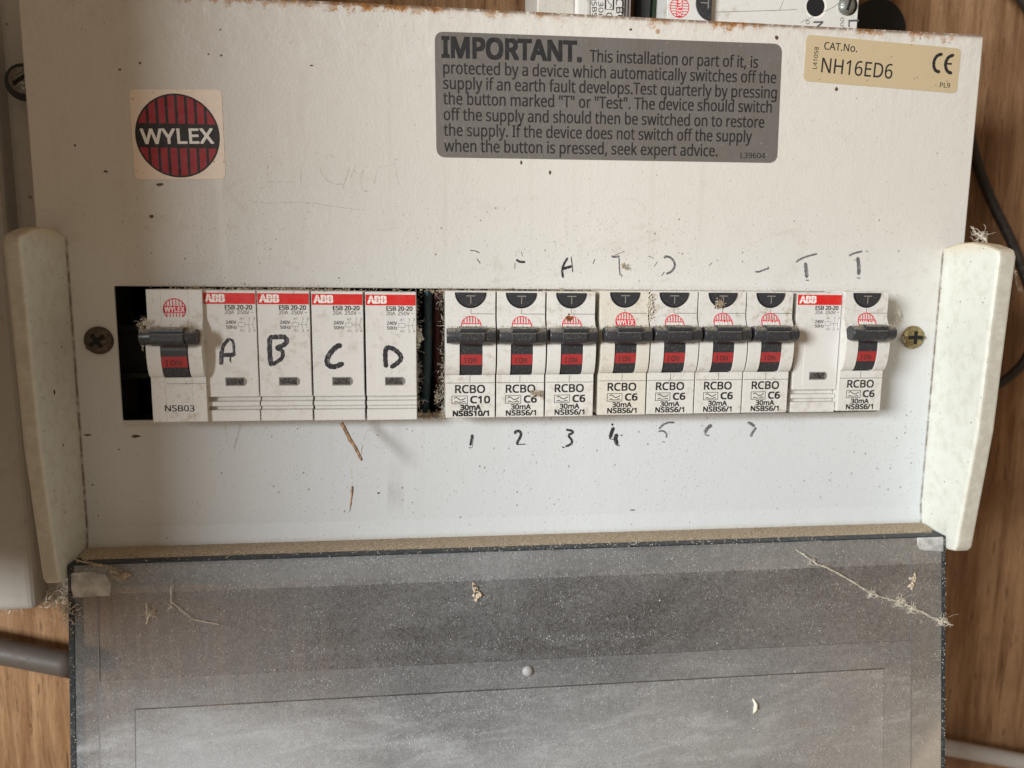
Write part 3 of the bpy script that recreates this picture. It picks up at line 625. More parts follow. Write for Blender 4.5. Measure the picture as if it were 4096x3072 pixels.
rc_x = [6.95, 25.0, 42.75, 62.1, 80.25, 98.5, 116.9, 154.6]; rc_w = [17.85, 17.5, 17.8, 17.9, 18.1, 18.2, 17.8, 17.6]
rc_v = [-3.95, -3.95, -3.9, -3.5, -3.45, -3.4, -3.35, -3.1]; logo_dy = [0, 0, 0, 1.1, .3, .9, .9, .9]
rc_lab = ['first switch-on breaker right of the cable gap, printed RCBO C10', 'dirty C6 breaker with a dead insect caught on its print, above figure 2', 'C6 breaker with a rusty spot on its round logo, above figure 3',
    'yellowed C6 breaker whose round logo shows the whole name, above figure 4', 'clean C6 breaker above the figure 5, right of the yellowed one', 'C6 breaker with a dust clump on its test button, above figure 6',
    'last C6 breaker of the row of seven, just left of the recessed contactor', 'lone C6 breaker at the far right end, beside the brass screw']
for i in range(8):
    u, wd, v, d = rc_x[i], rc_w[i], rc_v[i], 14.0+(.35 if i == 3 else 0)
    r = thing('circuit_breaker', rc_lab[i], 'circuit breaker', (u+wd/2, v-45, d-38), 'breakers fitted side by side in the slot')
    wd -= .34; sl = (wd*.277, wd*.735)
    b = MB(); dev_body(b, u, v, d, wd, 45, sl); b.link('body', m_bodyy if i == 3 else m_body, r, bevel=.22)
    MB().box(u+sl[0]-.05, u+sl[1]+.05, v-30, v-13, d-5, d-2.6).link('slot_floor', m_dark, r)
    lever(r, u, v, d, wd, sl, (wd*.265, wd*.755), drop=[0, .1, 0, .1, -.1, -.1, -.1, -.2][i])
    cx = u+wd*.51
    rb = MB().disc(cx-.18, v-.5, d+.01, 5.5, .03, 30, math.pi, 2*math.pi); rb.link('button_recess', m_dark, r)
    tb = MB().disc(cx+.1, v-.45, d+.02, 5.0, .5, 30, math.pi, 2*math.pi).link('test_button', m_lever, r, bevel=.12)
    t = MB(); t.box(cx-1.7, cx+1.5, v-1.85, v-1.5, d+.5, d+.60); t.box(cx-.25, cx+.05, v-4.4, v-2.05, d+.5, d+.60); t.link('button_letter', m_bezel, tb)
    sm2 = MB(); q = .07
    sm2.box(cx-q, cx+q, v-7.9, v-6.3, d+.005, d+.03); sm2.box(cx+q, u+wd-.2, v-8.0, v-7.85, d+.005, d+.03); sm2.box(u+.1, u+wd-.1, v-32.45, v-32.3, d+.005, d+.03)
    sm2.box(u+wd*.49-q, u+wd*.49+q, v-32.3, v-29.8, d+.005, d+.03)
    sm2.link('seam', m_dark, r, kind='stuff')
    mini_logo(r, cx, v-12.3+logo_dy[i], 3.65, d+.04)
    # keep the logo on the curved face
    for ch in list(r.children):
        if ch.name.startswith(('round_logo', 'logo_lettering')):
            ex = .03 if ch.name.startswith('logo') else 0
            for vt in ch.data.vertices:
                s_ = v-(vt.co.z/S+r['org'][1]); vt.co.y = -((d+bulge(s_)+.05+ex)-r['org'][2])*S
    p = MB(); z = d+.03
    text(p, 'RCBO', (u+3.4, v-35.95), (u+13.9, v-35.95), 2.75, z, .035)
    wide = i == 0; bx = u+(2.1 if wide else 3.2); bw = 5.7
    for (x0, x1, y0, y1) in ((bx, bx+bw, v-37.15, v-36.95), (bx, bx+bw, v-39.95, v-39.75), (bx, bx+.2, v-39.75, v-37.15), (bx+bw-.2, bx+bw, v-39.75, v-37.15)):
        p.add([(x0,y0,z),(x1,y0,z),(x1,y1,z),(x0,y1,z)], [(0,1,2,3)])
    p.ribbon([(bx+.9, v-37.9), (bx+1.6, v-37.5), (bx+2.5, v-38.1), (bx+3.3, v-38.5), (bx+4.4, v-38.1), (bx+4.9, v-37.7)], .30, z)
    p.ribbon([(bx+.9, v-39.4), (bx+1.5, v-39.0), (bx+2.1, v-39.35)], .30, z); p.ribbon([(bx+2.1, v-39.35), (bx+3.6, v-39.35)], .30, z+.002); p.ribbon([(bx+3.6, v-39.35), (bx+4.2, v-39.0), (bx+4.9, v-39.4)], .30, z)
    if wide: text(p, 'C10', (u+8.8, v-39.65), (u+15.7, v-39.65), 2.45, z, .05)
    else: text(p, 'C6', (u+10.0, v-39.6), (u+14.5, v-39.6), 2.45, z, .05)
    text(p, '30mA', (u+5.3, v-42.05), (u+12.4, v-42.05), 1.75, z, .07 if wide else .05)
    text(p, 'NSBS10/1' if wide else 'NSBS6/1', (u+(2.6 if wide else 3.5), v-44.25), (u+(15.3 if wide else 14.3), v-44.25), 1.8, z, .08 if wide else .055)
    p.link('lettering', m_black, r)

# isolator switch
u, v, d, wd = -92.3, -4.2, 14.0, 17.9
r = thing('isolator_switch', 'dusty cobwebbed main switch beside the empty black left end of the slot', 'isolator switch', (u+wd/2, v-45, d-38))
b = MB(); sl = (4.6, 13.4); dev_body(b, u, v, d, wd, 45, sl); b.link('body', m_body, r, bevel=.3)
MB().box(u+sl[0]-.05, u+sl[1]+.05, v-30, v-13, d-5, d-2.6).link('slot_floor', m_dark, r)
lever(r, u-.9, v-.2, d+.2, wd+.6, (sl[0]+.6, sl[1]+.6), (4.0, 14.6))
mini_logo(r, u+8.9, v-6.6, 3.75, d+.04)
p = MB(); text(p, 'NSB03', at(661, 1645, d), at(778, 1645, d), 2.05, d+.03, .03); p.link('lettering', m_black, r)
MB().box(u+sl[0]+.6, u+wd-.3, v-31.8, v-31.68, d+.005, d+.03).link('seam', m_dark, r, kind='stuff')

# contactors
AD = 12.6; ab_x = [at(q, 1250, AD)[0] for q in (811, 1029, 1246, 1461, 3187)]; ab_v = [-4.3, -4.3, -4.4, -4.5, -3.5]
hz = {0: ((400,1100), 2.766, [(42,[(1340,982),(1345,850)]),(26,[(1347,880),(1365,785),(1425,708)]),(20,[(1425,708),(1472,740),(1485,870)]),(32,[(1345,888),(1420,884),(1492,880)]),(12,[(1450,890),(1440,940),(1450,966)])]),
      1: ((1000,1100), 2.765, [(36,[(218,690),(218,850),(232,1000)]),(36,[(215,690),(300,686),(375,686),(408,730),(370,775),(290,806)]),(30,[(290,812),(356,840),(350,920),(245,990)])]),
      2: ((1000,1100), 2.765, [(40,[(1008,778),(960,792),(890,862),(852,940),(872,1000),(940,1013),(1028,978)])]),
      3: ((1000,1100), 2.765, [(36,[(1505,1018),(1497,930),(1499,840),(1520,804),(1590,820),(1655,878),(1668,930),(1622,980),(1560,1020)])])}
ab_lab = ['contactor with red top band, hand marked A', 'dirty contactor with red top band, hand marked B', 'contactor with red top band, hand marked C', 'contactor with red top band, hand marked D, beside the cable gap', 'recessed contactor with no hand mark, between the seventh and the end breaker']
for i in range(5):
    u, v, d, wd = ab_x[i], ab_v[i], AD, 17.45
    r = thing('contactor', ab_lab[i], 'contactor', (u+wd/2, v-45, d-40), 'contactors with red top bands')
    pr = [(v, d-.3), (v-.3, d), (v-37.2, d), (v-37.3, d-2.2), (v-38.0, d-2.5), (v-38.9, d-2.0), (v-39.1, d-.45), (v-40.6, d-.35), (v-40.75, d-2.0), (v-41.9, d-2.2), (v-42.1, d-.15), (v-45.9, d-.15), (v-46.1, d-.4), (v-46.1, d-40), (v, d-40)]
    MB().prism_u(pr, u, u+wd).link('body', m_abb, r, bevel=.14)
    MB().box(u+.15, u+wd-.15, v-4.75, v-.95, d-.1, d+.03).link('red_band', m_redband, r)
    p = MB(); bx = u+1.0
    text(p, 'ABB', (bx, v-3.95), (bx+6.2, v-3.95), 2.4, d+.05, .08); p.link('brand_lettering', m_white, r)
    q = MB(); q.box(bx-.1, bx+6.3, v-2.83, v-2.68, d+.03, d+.075)
    for xx in (1.0, 3.35, 5.35): q.box(bx+xx, bx+xx+.13, v-4.0, v-1.5, d+.03, d+.07)
    q.link('brand_gap', m_redband, r)
    p = MB(); z = d+.03
    text(p, 'ESB 20-20', (u+7.3, v-6.6), (u+16.2, v-6.6), 1.5, z, .05)
    text(p, '240V', (u+7.4, v-11.6), (u+10.8, v-11.6), 1.15, z, .03); text(p, '50Hz', (u+7.4, v-13.3), (u+10.9, v-13.3), 1.15, z, .03)
    p.link('lettering', m_black, r)
    p = MB(); text(p, '20A  250V ~', (u+7.2, v-8.2), (u+16.6, v-8.2), 1.25, z, .015)
    for s_, x_, y_, w_ in (('A1', 11.9, 10.2, 1.3), ('1', 14.8, 10.2, .4), ('3', 16.3, 10.2, .7), ('A2', 11.9, 14.3, 1.5), ('2', 14.7, 14.3, .7), ('4', 16.3, 14.3, .7)): text(p, s_, (u+x_, v-y_), (u+x_+w_, v-y_), .85, z, 0)
    for a_, b_ in (((11.4,11.1),(13.6,11.1)), ((13.6,11.1),(13.6,12.5)), ((13.6,12.5),(11.4,12.5)), ((11.4,12.5),(11.4,11.1)), ((12.5,10.5),(12.5,11.1)), ((12.5,12.5),(12.5,13.2)), ((13.6,11.8),(16.5,11.8)), ((15,10.5),(15,11.3)), ((14.6,11.4),(15,13.2)), ((16.5,10.5),(16.5,11.3)), ((16.1,11.4),(16.5,13.2))):
        p.ribbon([(u+a_[0], v-a_[1]), (u+b_[0], v-b_[1])], .13, z)
    p.link('circuit_diagram', m_grey, r)
    MB().box(u+3.9, u+wd-.1, v-35.6, v-15.7, d-.1, d+.10).link('label_carrier', m_abb, r, bevel=.05)
    wx, wy = u+6.4, v-33.4; MB().prism_d([(wx, wy), (wx+6.3, wy), (wx+7.1, wy+.9), (wx+7.1, wy+2.2), (wx+6.3, wy+3.1), (wx, wy+3.1)], d, d+.16).link('window_bezel', m_bezel, r)
    MB().box(wx+.35, wx+6.1, wy+.4, wy+2.7, d+.05, d+.20).link('indicator_window', m_win, r)
    for ch in r.children:                                  # nose height 44 mm
        for vt in ch.data.vertices: vt.co.z = 45*S+(vt.co.z-45*S)*.98
    if i in hz:
        o_, s_, it = hz[i]; hb = MB()
        for n_, (w_, pts) in enumerate(it): hb.ribbon([at(o_[0]+x/s_, o_[1]+y/s_, d+.14) for x, y in pts], w_/s_/11.6*1.45, d+.14+n_*.003)
        hb.link('handwritten_letter', m_ink, r)

# cables behind the gap
def cable(name, pts, rad, mat, lab, cat='cable', n=12):
    c = MB(); P = [Vector(p) for p in pts]; Q = []
    for i in range(len(P)-1):
        p0, p1, p2, p3 = P[max(i-1,0)], P[i], P[i+1], P[min(i+2, len(P)-1)]
        for j in range(6): t = j/6; Q.append(0.5*((2*p1)+(p2-p0)*t+(2*p0-5*p1+4*p2-p3)*t*t+(3*p1-p0-3*p2+p3)*t**3))
    Q.append(P[-1]); c.tube(Q, rad, n); return tag(c.link(name, mat, origin=tuple(P[-1])), lab, cat)
g0 = at(1713, 1180, -6)[0]; g1 = at(1752, 1180, -8)[0]
cable('cable', [(g0-1.2, -80, -14), (g0-1.6, -56, -7), (g0-.5, -35, -6), (g0, -15, -6), (g0-.2, 10, -10)], 1.55, m_teal, 'teal cable standing in the gap between contactor D and the C10 breaker')
cable('cable', [(g1+1.5, -80, -14), (g1+.8, -50, -9), (g1+.1, -30, -8), (g1, -12, -8), (g1-.5, 10, -12)], 2.0, m_maroon, 'dark red cable right of the teal one in the gap')

# ---------------------------------------------------------------- neighbouring enclosure on the left
en = thing('metal_enclosure', 'plain grey metal box left of the fuse box, rounded at its edge', 'metal box', (-185, -127, -77))
ef = MB().prism_d([(-228, -127), (-148.2, -127), (-148.2, 240), (-228, 240)], -30, -13); ef.link('front_cover', m_encl, en, bevel=3.2, seg=4)
MB().box(-230, -139.5, -128.2, 242, -77, -22).link('box_body', m_encl, en, bevel=2.4, seg=3)
kc = at(76, 325, -13)
MB().disc(kc[0]+1.6, kc[1]-.3, -13.4, 6.3, .5, 36).link('knockout_recess', m_din, en)
screw(84, 318, 4.6, m_steel, .6, False, en, 'grey screw in a round recess', d=-12.9)
# unseen board added at the left to cast the soft shadow on the panel
cb_ = MB().box(-250, -232, -85, 480, -77, 210); tag(cb_.link('shadow_board', m_wood, bevel=1, origin=(-241, -85, 60)), 'unseen upright plywood board added to shade the left of the panel', 'shadow board')

# ---------------------------------------------------------------- conduits and cables on the board
def cyl(name, a, b, rad, mat, lab, cat='conduit'): return cable(name, [a, tuple((Vector(a)+Vector(b))/2), b], rad, mat, lab, cat, 20)
pa = at3(-60, 2545, -68); pb = at3(262, 2625, -66)
cyl('conduit', (pa[0]-60, pa[1]+11, -68), (pb[0]+4, pb[1]-5, -66), 5.6, m_pipedark, 'brown grey pipe crossing the board behind the lower left of the open cover')
pa = at3(3700, 2965, -68); pb = at3(4096, 3052, -68)
cyl('conduit', (pa[0]-60, pa[1]+14, -68), (pb[0]+70, pb[1]-17, -68), 4.3, m_pipe, 'pale grey pipe crossing the board low on the right')
def pxs(L, d): return [at3(x, y, d+dd) for x, y, dd in L]
cable('cable', pxs([(3830,330,-12),(3900,620,-10),(3965,800,-7),(4060,1000,-4),(4135,1230,-3),(4120,1400,-3),(4040,1505,-4),(3900,1590,-6),(3800,1640,-12)], -66), 2.3, m_cable, 'black cable looping on the board right of the fuse box')
cable('cable', pxs([(3950,-120,0),(4080,-20,0),(4170,140,0)], -66), 2.6, m_cable, 'black cable cutting the top right corner')
kn = at3(3545, 120, -70)
hole = MB(); hole.disc(kn[0], kn[1]+2, -78, 14.5, 1.0, 32); tag(hole.link('cable_hole', m_dark, origin=(kn[0], kn[1], -78)), 'round black hole in the board above the top right corner', 'hole')

# ---------------------------------------------------------------- breakers of the upper unit, lying on their side
def B(px, d=-10): return at(px, 60, d)[0]
DB = -10.0; VL = 95.6; VH = 150
r = thing('sideways_breaker', 'breaker lying on its side above the left part of the warning sticker, print turned', 'circuit breaker', ((B(2150)+B(2530))/2, VL, -48))
MB().box(B(2150), B(2300), VL, VH, -46, DB-1.2).link('end_block', m_case, r, bevel=.5)
MB().box(B(2300), B(2366), VL, VH, -46, DB-.3).link('shoulder', m_body, r, bevel=1.5, seg=3)
MB().box(B(2366), B(2488), VL, VH, -46, DB).link('body', m_body, r, bevel=.2)
for a_ in (2490, 2504, 2518): MB().box(B(a_), B(a_+10), VL, VH, -46, DB-.5-(a_-2490)*.05).link('ridge', m_bezel, r, bevel=.2)
p = MB(); z = DB+.04
def dn_text(m, s_, px, y0, y1, cap, bold=0.): text(m, s_, at(px, y0, z), at(px+(y1-y0)*.03, y1, z), cap, z, bold)
dn_text(p, 'NSBS6/1', 2366, -20, 118, 1.8, .012); dn_text(p, '30mA', 2393, 6, 118, 1.8, .006); dn_text(p, 'RCBO', 2462, -35, 93, 2.7, .006)
for q_ in ((2420, -30, 2424, 38), (2452, -30, 2456, 38), (2420, 36, 2456, 40)):
    x0, y0, x1, y1 = q_; a_ = at(x0, y0, z); b_ = at(x1, y1, z); p.add([(a_[0], b_[1], z), (b_[0], b_[1], z), (b_[0], a_[1], z), (a_[0], a_[1], z)], [(0,1,2,3)])
p.ribbon([at(2430, 0, z), at(2436, 12, z), at(2446, 20, z), at(2440, 32, z)], .25, z+.003)
dn_text(p, 'C6', 2424, 50, 100, 2.4, .004); p.link('lettering', m_black, r)
cable('cable', [(B(2606), VL-4, -24), (B(2606), 120, -22), (B(2606), 160, -22)], 3.2, m_din, 'thick dark grey cable between the two sideways breakers')
cable('cable', [(B(2652), VL-4, -25), (B(2652), 120, -23), (B(2652), 160, -23)], 1.3, grimy('dark_green_sheath', (.012,.035,.012)), 'thin dark green cable beside the thick grey one')
r = thing('sideways_breaker', 'breaker lying on its side at the top with round red logo and two terminal holes', 'circuit breaker', ((B(2668)+B(3447))/2, VL, -48))
MB().box(B(2668), B(2848), VL, VH, -46, DB).link('body', m_body, r, bevel=.2)
lc2 = at(2718, 29, DB); m = MB(); m.disc(lc2[0], lc2[1], DB, 3.75, .03, 40, ri=3.45)
for q in range(-4, 4):
    y = (q+.5)*.95; x_ = math.sqrt(max(0, 3.5**2-y*y))
    for x0, x1 in ((-x_, -1.15), (1.15, x_)):
        if x1 > x0: m.add([(lc2[0]+x0, lc2[1]+y-.13, DB+.03), (lc2[0]+x1, lc2[1]+y-.13, DB+.03), (lc2[0]+x1, lc2[1]+y+.13, DB+.03), (lc2[0]+x0, lc2[1]+y+.13, DB+.03)], [(0,1,2,3)])
m.add([(lc2[0]+a_, lc2[1]+b_, DB+.03) for a_, b_ in ((-1.15,-3.5),(1.15,-3.5),(1.15,3.5),(-1.15,3.5))], [(0,1,2,3)]); m.link('round_logo', m_pink, r)
m = MB(); text(m, 'WYLEX', (lc2[0]-.75, lc2[1]+3.1), (lc2[0]-.75, lc2[1]-3.1), 1.6, DB+.05, .03); m.link('logo_lettering', m_white, r)
tb = at(2846, 15, DB); m = MB().disc(tb[0], tb[1], DB+.02, 6.2, .5, 30, math.pi/2, 1.5*math.pi); tbo = m.link('test_button', m_lever, r, bevel=.12)
m = MB(); m.box(tb[0]-4.3, tb[0]-1.6, tb[1]-.2, tb[1]+.15, DB+.5, DB+.62); m.box(tb[0]-1.6, tb[0]-1.2, tb[1]-2, tb[1]+2, DB+.5, DB+.62); m.link('button_letter', m_bezel, tbo)
MB().box(B(2848), B(3446), VL, VH, -46, DB-2.5).link('terminal_block', m_body, r, bevel=.3)
h1 = at(3262, 25, DB-2.4); h2 = at(3393, 20, DB-2.4)
MB().disc(h1[0]+.35, h1[1]-.2, DB-2.5, 4.3, .04, 32).link('hole_rim', m_white, r); MB().disc(h1[0], h1[1], DB-2.46, 3.7, .04, 32).link('terminal_hole', m_dark, r)
MB().disc(h2[0], h2[1], DB-2.5, 3.9, .05, 32).link('terminal_hole', m_dark, r)
screw(3393, 20, 3.3, m_steel, 1.3, False, r, 'grey terminal screw', d=DB-2.45, name='terminal_screw')
m = MB(); z = DB-2.46
def dnt(s_, px, y0, y1, cap, b=0.): text(m, s_, at(px, y0, z), at(px, y1, z), cap, z, b)
dnt('N', 3254, 86, 122, 3.9, .02); dnt('L', 3394, 80, 108, 4.2, .02); dnt('o', 3224, 80, 97, 1.9); dnt('out', 3362, 70, 118, 1.9)
for pts in ([(2860,48),(3050,43),(3190,38)], [(3118,40),(3135,0)], [(3200,90),(3330,30),(3370,-5)]): m.ribbon([at(*q, z) for q in pts], .16, z)
m.link('lettering', m_grey, r)

# ---------------------------------------------------------------- dust, cobwebs, twig and other litter
def fibres(sample, n, ln_, rad, seed, curl=.6):
    R_ = random.Random(seed); m = MB()
    for _ in range(n):
        p = Vector(sample(R_)); t = Vector((R_.gauss(0,1), R_.gauss(0,1), R_.gauss(0,.7))).normalized(); L = R_.uniform(*ln_)/6; pts = [p]
        for j in range(6):
            t = (t+Vector((R_.gauss(0,curl), R_.gauss(0,curl), R_.gauss(0,curl*.6)))).normalized(); pts.append(pts[-1]+t*L)
        rr = rad*R_.uniform(.6, 1.5); m.tube(pts, [rr*.6, rr, rr*1.1, rr, rr*.9, rr*.7, rr*.3], 3, False)
    return m
def crumbs(m, sample, n, r0, r1, seed):
    R_ = random.Random(seed)
    for _ in range(n):
        p = Vector(sample(R_)); r_ = R_.uniform(r0, r1)
        vs = [p+Vector((R_.uniform(.6,1.2)*a, R_.uniform(.6,1.2)*b, R_.uniform(.6,1.2)*c))*r_ for a, b, c in ((1,0,0),(-1,0,0),(0,1,0),(0,-1,0),(0,0,1),(0,0,-1))]
        m.add(vs, [(0,2,4),(2,1,4),(1,3,4),(3,0,4),(2,0,5),(1,2,5),(3,1,5),(0,3,5)])
    return m
def clus(R_, a, b, cl_):          # clustered position along the slot
    c = R_.choice(cl_) if R_.random() < .6 else R_.uniform(a, b); return min(b, max(a, c+R_.gauss(0, 3.5)))
cl_ = [-78, -62, -50, -40, 8, 22, 30, 48, 60, 66, 78, 92, 104, 120, 134, 150]
def s_top(R_): return (clus(R_, -92, 176, cl_), -3.9+abs(R_.gauss(0, .4))*R_.choice((-1, -1, .75)), R_.uniform(.2, 13))
m = fibres(s_top, 1100, (.6, 2.2), .075, 1); crumbs(m, s_top, 900, .12, .42, 2)
m = m.link('dust', m_fluff, kind='stuff'); m['label'] = 'tan fluff and dust packed along the top edge of the slot'
def s_bot(R_): return (R_.uniform(-92, 176), -50.6+R_.gauss(0, .25), R_.uniform(.2, 4))
m = MB(); crumbs(m, s_bot, 260, .08, .22, 3); crumbs(m, lambda R_: (R_.uniform(-4, 7), -50.2+R_.gauss(0, .5), R_.uniform(-3, 3)), 250, .15, .5, 4)
m = m.link('dust', m_fluff, kind='stuff'); m['label'] = 'dust crumbs along the lower edge of the slot'
def s_lev(R_):
    i = R_.randrange(8); return (rc_x[i]+R_.uniform(.5, 17.2), rc_v[i]-12.2-R_.uniform(-.3, .35), 14+R_.uniform(4.2, 6.6))
m = fibres(s_lev, 380, (.5, 1.6), .06, 5); crumbs(m, s_lev, 420, .09, .26, 6)
def s_lev2(R_): return (-93+R_.uniform(0, 18.5), -16.6+R_.gauss(0, .35), 14+R_.uniform(3.5, 6.6))
f2 = fibres(s_lev2, 110, (.8, 2.2), .06, 7); m.add(f2.v, f2.f)
m = m.link('dust', m_fluff, kind='stuff'); m['label'] = 'dust lying on top of the switch levers'
# gap between contactor D and first breaker
def s_gap(R_):
    side = R_.random(); u_ = (-3.6+abs(R_.gauss(0, .9))) if side < .45 else (6.8-abs(R_.gauss(0, .9))); return (u_, R_.choice((R_.uniform(-50, -4), R_.uniform(-50, -30))), R_.uniform(-4, 9))
m = fibres(s_gap, 420, (.8, 3), .045, 8); crumbs(m, s_gap, 260, .07, .22, 9); crumbs(m, lambda R_: (R_.gauss(-2.6, .7), R_.gauss(-20.5, 1.7), R_.uniform(0, 5)), 130, .2, .55, 10)
crumbs(m, lambda R_: (R_.gauss(4.0, .5), R_.gauss(-43, 2.0), R_.uniform(-2, 3)), 60, .15, .45, 11)
tag(m.link('cobweb', m_web, origin=(1.5, -50, 0)), 'tangled cobweb full of dust in the gap between contactor D and the C10 breaker', 'cobweb')
def web(pts, rad, seed, strands=3, jit=.5, knots=(), lab='', mat=None, fuzz=0):
    R_ = random.Random(seed); m = MB(); P = [Vector(p) for p in pts]
    for s_ in range(strands):
        Q = []
        for i in range(len(P)-1):
            for j in range(6): Q.append(P[i].lerp(P[i+1], j/6)+Vector((R_.gauss(0,jit), R_.gauss(0,jit), R_.gauss(0,jit)))*(.3 if s_ == 0 else 1))
        Q.append(P[-1]); m.tube(Q, [rad*R_.uniform(.5, 1.3) for _ in Q], 4, False)
    for (p, r_, n_) in knots:
        f = fibres(lambda R2: (p[0]+R2.gauss(0, r_*.5), p[1]+R2.gauss(0, r_*.5), p[2]+R2.gauss(0, r_*.2)), int(n_*1.6), (r_*.8, r_*2.4), min(.07, rad*.5), seed+1, .9); m.add(f.v, f.f)
        crumbs(m, lambda R2: (p[0]+R2.gauss(0, r_*.4), p[1]+R2.gauss(0, r_*.3), p[2]), n_, r_*.04, r_*.13, seed+2)
    return tag(m.link('cobweb', mat or m_web, origin=tuple(P[0])), lab, 'cobweb')
def c3(px, py, l=1.2): a = onc(px, py); return (a[0], a[1], cd(a[1])+l)
web([c3(3180, 2195), c3(3260, 2250), c3(3350, 2290), c3(3480, 2370), c3(3570, 2395), c3(3640, 2425), c3(3720, 2465), c3(3805, 2495)], .085, 20, 5, .30, [(c3(3480, 2370), 1.6, 22), (c3(3590, 2400), 2.2, 34), (c3(3640, 2430), 1.8, 26), (c3(3240, 2240), 1.5, 16), (c3(3760, 2478), 2.0, 34)], 'long dusty cobweb strand crossing the top right of the smoked cover')
web([c3(690, 2310), c3(690, 2400), c3(770, 2470), c3(880, 2492)], .09, 21, 2, .2, [(c3(686, 2420), 1.0, 12)], 'thin cobweb thread at the upper left of the smoked cover')
web([c3(590, 2410), c3(600, 2450), c3(590, 2490)], .2, 22, 2, .3, [(c3(600, 2450), 1.4, 24)], 'small dust-laden web knot at the upper left of the cover')
web([(*at(300, 2240, 17), 17), (*at(420, 2262, 17.5), 17.5), (*at(480, 2300, 18), 18)], .2, 23, 3, .5, [((*at(475, 2298, 18), 18), 1.8, 30)], 'brown web tuft at the left end of the cover top', m_fluff)
def s_el(R_):
    t = R_.random(); a = at(20+220*t+R_.gauss(0, 8), 2420-80*t+R_.gauss(0, 14), -30); return (*a, -30+R_.uniform(-6, 6))
m = fibres(s_el, 150, (2, 7), .13, 24, .8); crumbs(m, s_el, 120, .2, .7, 25); f = fibres(lambda R2: (*at(210+R2.gauss(0, 28), 2400+R2.gauss(0, 30), -20), -20), 60, (3, 9), .16, 26, .8); m.add(f.v, f.f)
tag(m.link('cobweb', m_web, origin=(*at(120, 2400, -30), -30)), 'matted cobweb under the grey box and left end plate', 'cobweb')
m = fibres(lambda R2: (-122.6+R2.gauss(0, .8)+(R2.random() < .3)*R2.uniform(0, 4.5), -112.5+R2.gauss(0, 1.0)-(R2.random() < .4)*R2.uniform(0, 7), 18.4+R2.uniform(0, 1)), 90, (1, 3), .13, 27, .8)
tag(m.link('cobweb', m_web, origin=(-122, -112, 18)), 'yellowish web tuft on the left edge of the smoked cover', 'cobweb')
a_ = at3(3885, 905, -6); b_ = at3(3950, 975, 4); web([a_, (*at(3900, 935, -3), -3), (*at(3925, 945, 0), 0), b_], .16, 28, 3, .5, [((*at(3925, 945, 0), 0), 2.0, 34)], 'pale cobweb tuft above the right end plate')
web([at3(4060, 1080, -10), at3(4062, 1115, -10), at3(4072, 1150, -8), at3(4088, 1160, -8)], .22, 29, 3, .35, [(at3(4080, 1155, -8), .9, 12)], 'short pale cobweb curl hanging right of the right end plate')
web([at3(3590, 1225, 2), at3(3603, 1262, 3), at3(3585, 1290, 3)], .12, 30, 3, .3, [(at3(3588, 1278, 2), 1.6, 34)], 'shiny cobweb flake between the end breaker and the brass screw')
web([at3(3610, 1350, 1), at3(3625, 1372, 1)], .2, 31, 3, .3, [(at3(3615, 1358, 1), .9, 18)], 'white cobweb tuft stuck on the left side of the brass screw')
web([at3(730, 1310, 18), at3(770, 1355, 15), at3(800, 1400, 12), at3(818, 1420, 8)], .17, 32, 4, .5, [(at3(748, 1315, 17), 1.8, 30), (at3(800, 1280, 11), 1.8, 36), (at3(800, 1390, 12), 1.6, 20)], 'cobweb clinging to the right part of the dusty main switch lever')
web([at3(555, 1292, 15), at3(570, 1330, 14), at3(574, 1405, 11)], .12, 33, 3, .4, [(at3(575, 1290, 17), 1.2, 24)], 'fuzzy cobweb on the left end of the dusty main switch lever')
web([at3(2125, 1590, 15), at3(2160, 1562, 15.2), at3(2165, 1600, 15)], .10, 34, 3, .25, [(at3(2132, 1572, 15), .9, 26), (at3(2160, 1580, 15), .8, 16)], 'dead insect remains over the C6 print of the second breaker', m_fluff)
m = MB(); crumbs(m, lambda R_: (80.3+R_.gauss(0, .6), R_.gauss(-9.5, 2.6), 14.3+R_.uniform(0, .5)), 150, .15, .42, 35); tag(m.link('debris', m_web, origin=(80, -9, 14)), 'crumbly pale dirt down the joint between the fifth and sixth breaker', 'dirt')
m = MB(); bb = at3(2883, 1216, 15); crumbs(m, lambda R_: (bb[0]+R_.gauss(0, 1.), bb[1]+R_.gauss(0, .8), 14.7), 90, .12, .38, 36); tag(m.link('debris', m_fluff, origin=bb), 'brown dust clump stuck on a round test button', 'dirt')
m = MB(); bb = at3(2274, 1275, 14.3); crumbs(m, lambda R_: (bb[0]+R_.gauss(0, .5), bb[1]+R_.gauss(0, .5), 14.3), 40, .2, .5, 37)
tag(m.link('debris', grimy('rusty_spot', (.24,.09,.025), amt=.2), origin=bb), 'rusty brown spot on the round logo of the third breaker', 'dirt')
m = MB()
for pxx, pyy, rr, sd in ((1900, 2355, 1.3, 40), (1912, 2380, 1.7, 41), (1893, 2335, .8, 42), (3650, 2312, 1.6, 43), (3640, 2345, 1.4, 44), (505, 2302, 1.6, 45)):
    q = c3(pxx, pyy, .6); crumbs(m, lambda R_: (q[0]+R_.gauss(0, rr*.35), q[1]+R_.gauss(0, rr*.45), q[2]), 14, rr*.3, rr*.6, sd)
m = m.link('debris', fib('pinkish_crumb', (.46,.37,.27), (.58,.50,.39)), kind='stuff'); m['label'] = 'pale crumbs stuck on the smoked cover'
q = [c3(3008, 2790, .6), c3(3018, 2810, 1.2), c3(3016, 2828, 1.4), c3(3010, 2850, .7)]
tag(MB().tube(q, [.3, .7, .8, .25], 7).link('seed_husk', m_web, origin=q[0]), 'curled cream husk on the lower right of the smoked cover', 'husk')
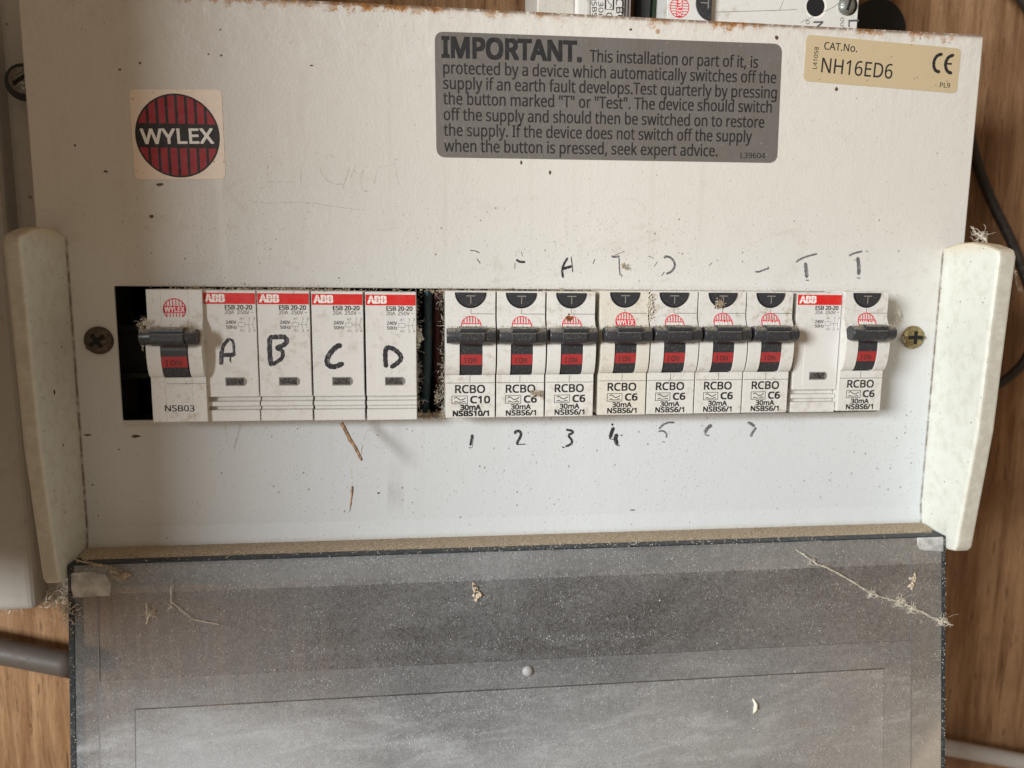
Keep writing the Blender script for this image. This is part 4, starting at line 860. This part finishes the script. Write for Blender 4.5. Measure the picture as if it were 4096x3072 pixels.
# white flecks on the cover big enough to stand proud of it
def s_cov(R_):
    v_ = -99-abs(R_.random())*93; return (R_.uniform(-119, 199), v_, cd(v_)+.75)
m = MB(); crumbs(m, s_cov, 1500, .05, .16, 50); crumbs(m, s_cov, 60, .16, .34, 51); f = fibres(s_cov, 520, (.4, 1.7), .04, 52); m.add(f.v, f.f)
def s_edge(R_): return (R_.triangular(-119, 199, 30), -98.0+R_.uniform(-.7, .2), R_.uniform(12, 16.3))
crumbs(m, s_edge, 500, .07, .22, 53); f = fibres(s_edge, 320, (.6, 2.4), .06, 54); m.add(f.v, f.f)
def s_se(R_): v_ = -99-R_.random()*93; return (R_.choice((-122+R_.uniform(0, 1.6), 201+R_.uniform(0, 1.6))), v_, cd(v_)+.1)
crumbs(m, s_se, 260, .08, .22, 55)
m = m.link('dust', m_web, kind='stuff'); m['label'] = 'white dust flecks all over the open smoked cover'
# twig and seed hanging in front of the panel
a_ = Vector(at3(1364, 1690, 12)); b_ = Vector(at3(1449, 1841, 19)); T_ = MB(); pts = [a_.lerp(b_, t/9)+Vector((math.sin(t*1.3)*.12, 0, math.cos(t)*.1)) for t in range(10)]
T_.tube(pts, [.62, .72, .66, .70, .62, .60, .56, .6, .52, .46], 8); p2 = [a_.lerp(b_, .25+t*.1)+Vector((-.75+abs(t-2)*.3, -.1, 0)) for t in range(5)]; T_.tube(p2, [.1, .22, .25, .22, .1], 6)
tag(T_.link('twig', m_twig, origin=tuple(a_)), 'short dry brown twig hanging below contactor C', 'twig')
s_ = [at3(1411, 1945, 16), at3(1409, 1962, 16.3), at3(1407, 1990, 16.6), at3(1403, 2020, 16.8), at3(1399, 2048, 17)]
tag(MB().tube(s_, [.35, .5, .32, .3, .08], 7).link('seed', m_twig, origin=s_[0]), 'thin brown seed on a thread below the twig', 'seed')
web([at3(1520, 1680, 8), at3(1470, 1720, 11), at3(1455, 1760, 13), at3(1442, 1830, 17), at3(1405, 1860, 17), at3(1408, 1945, 16)], .07, 60, 2, .12, [], 'fine white thread holding the twig and seed')
web([at3(878, 1600, 7), at3(900, 1680, 6), at3(905, 1740, 4), at3(915, 1795, 2)], .07, 61, 2, .15, [], 'fine thread hanging from contactor A over the panel')
bb = at3(2490, 1063, 1); m = MB(); crumbs(m, lambda R_: (bb[0]+R_.gauss(0, .35), bb[1]+R_.gauss(0, .5), 1+R_.uniform(0, 1.6)), 24, .2, .5, 62)
tag(m.link('debris', m_fluff, origin=bb), 'tan dirt lump on the panel beside the faint letter T', 'dirt')
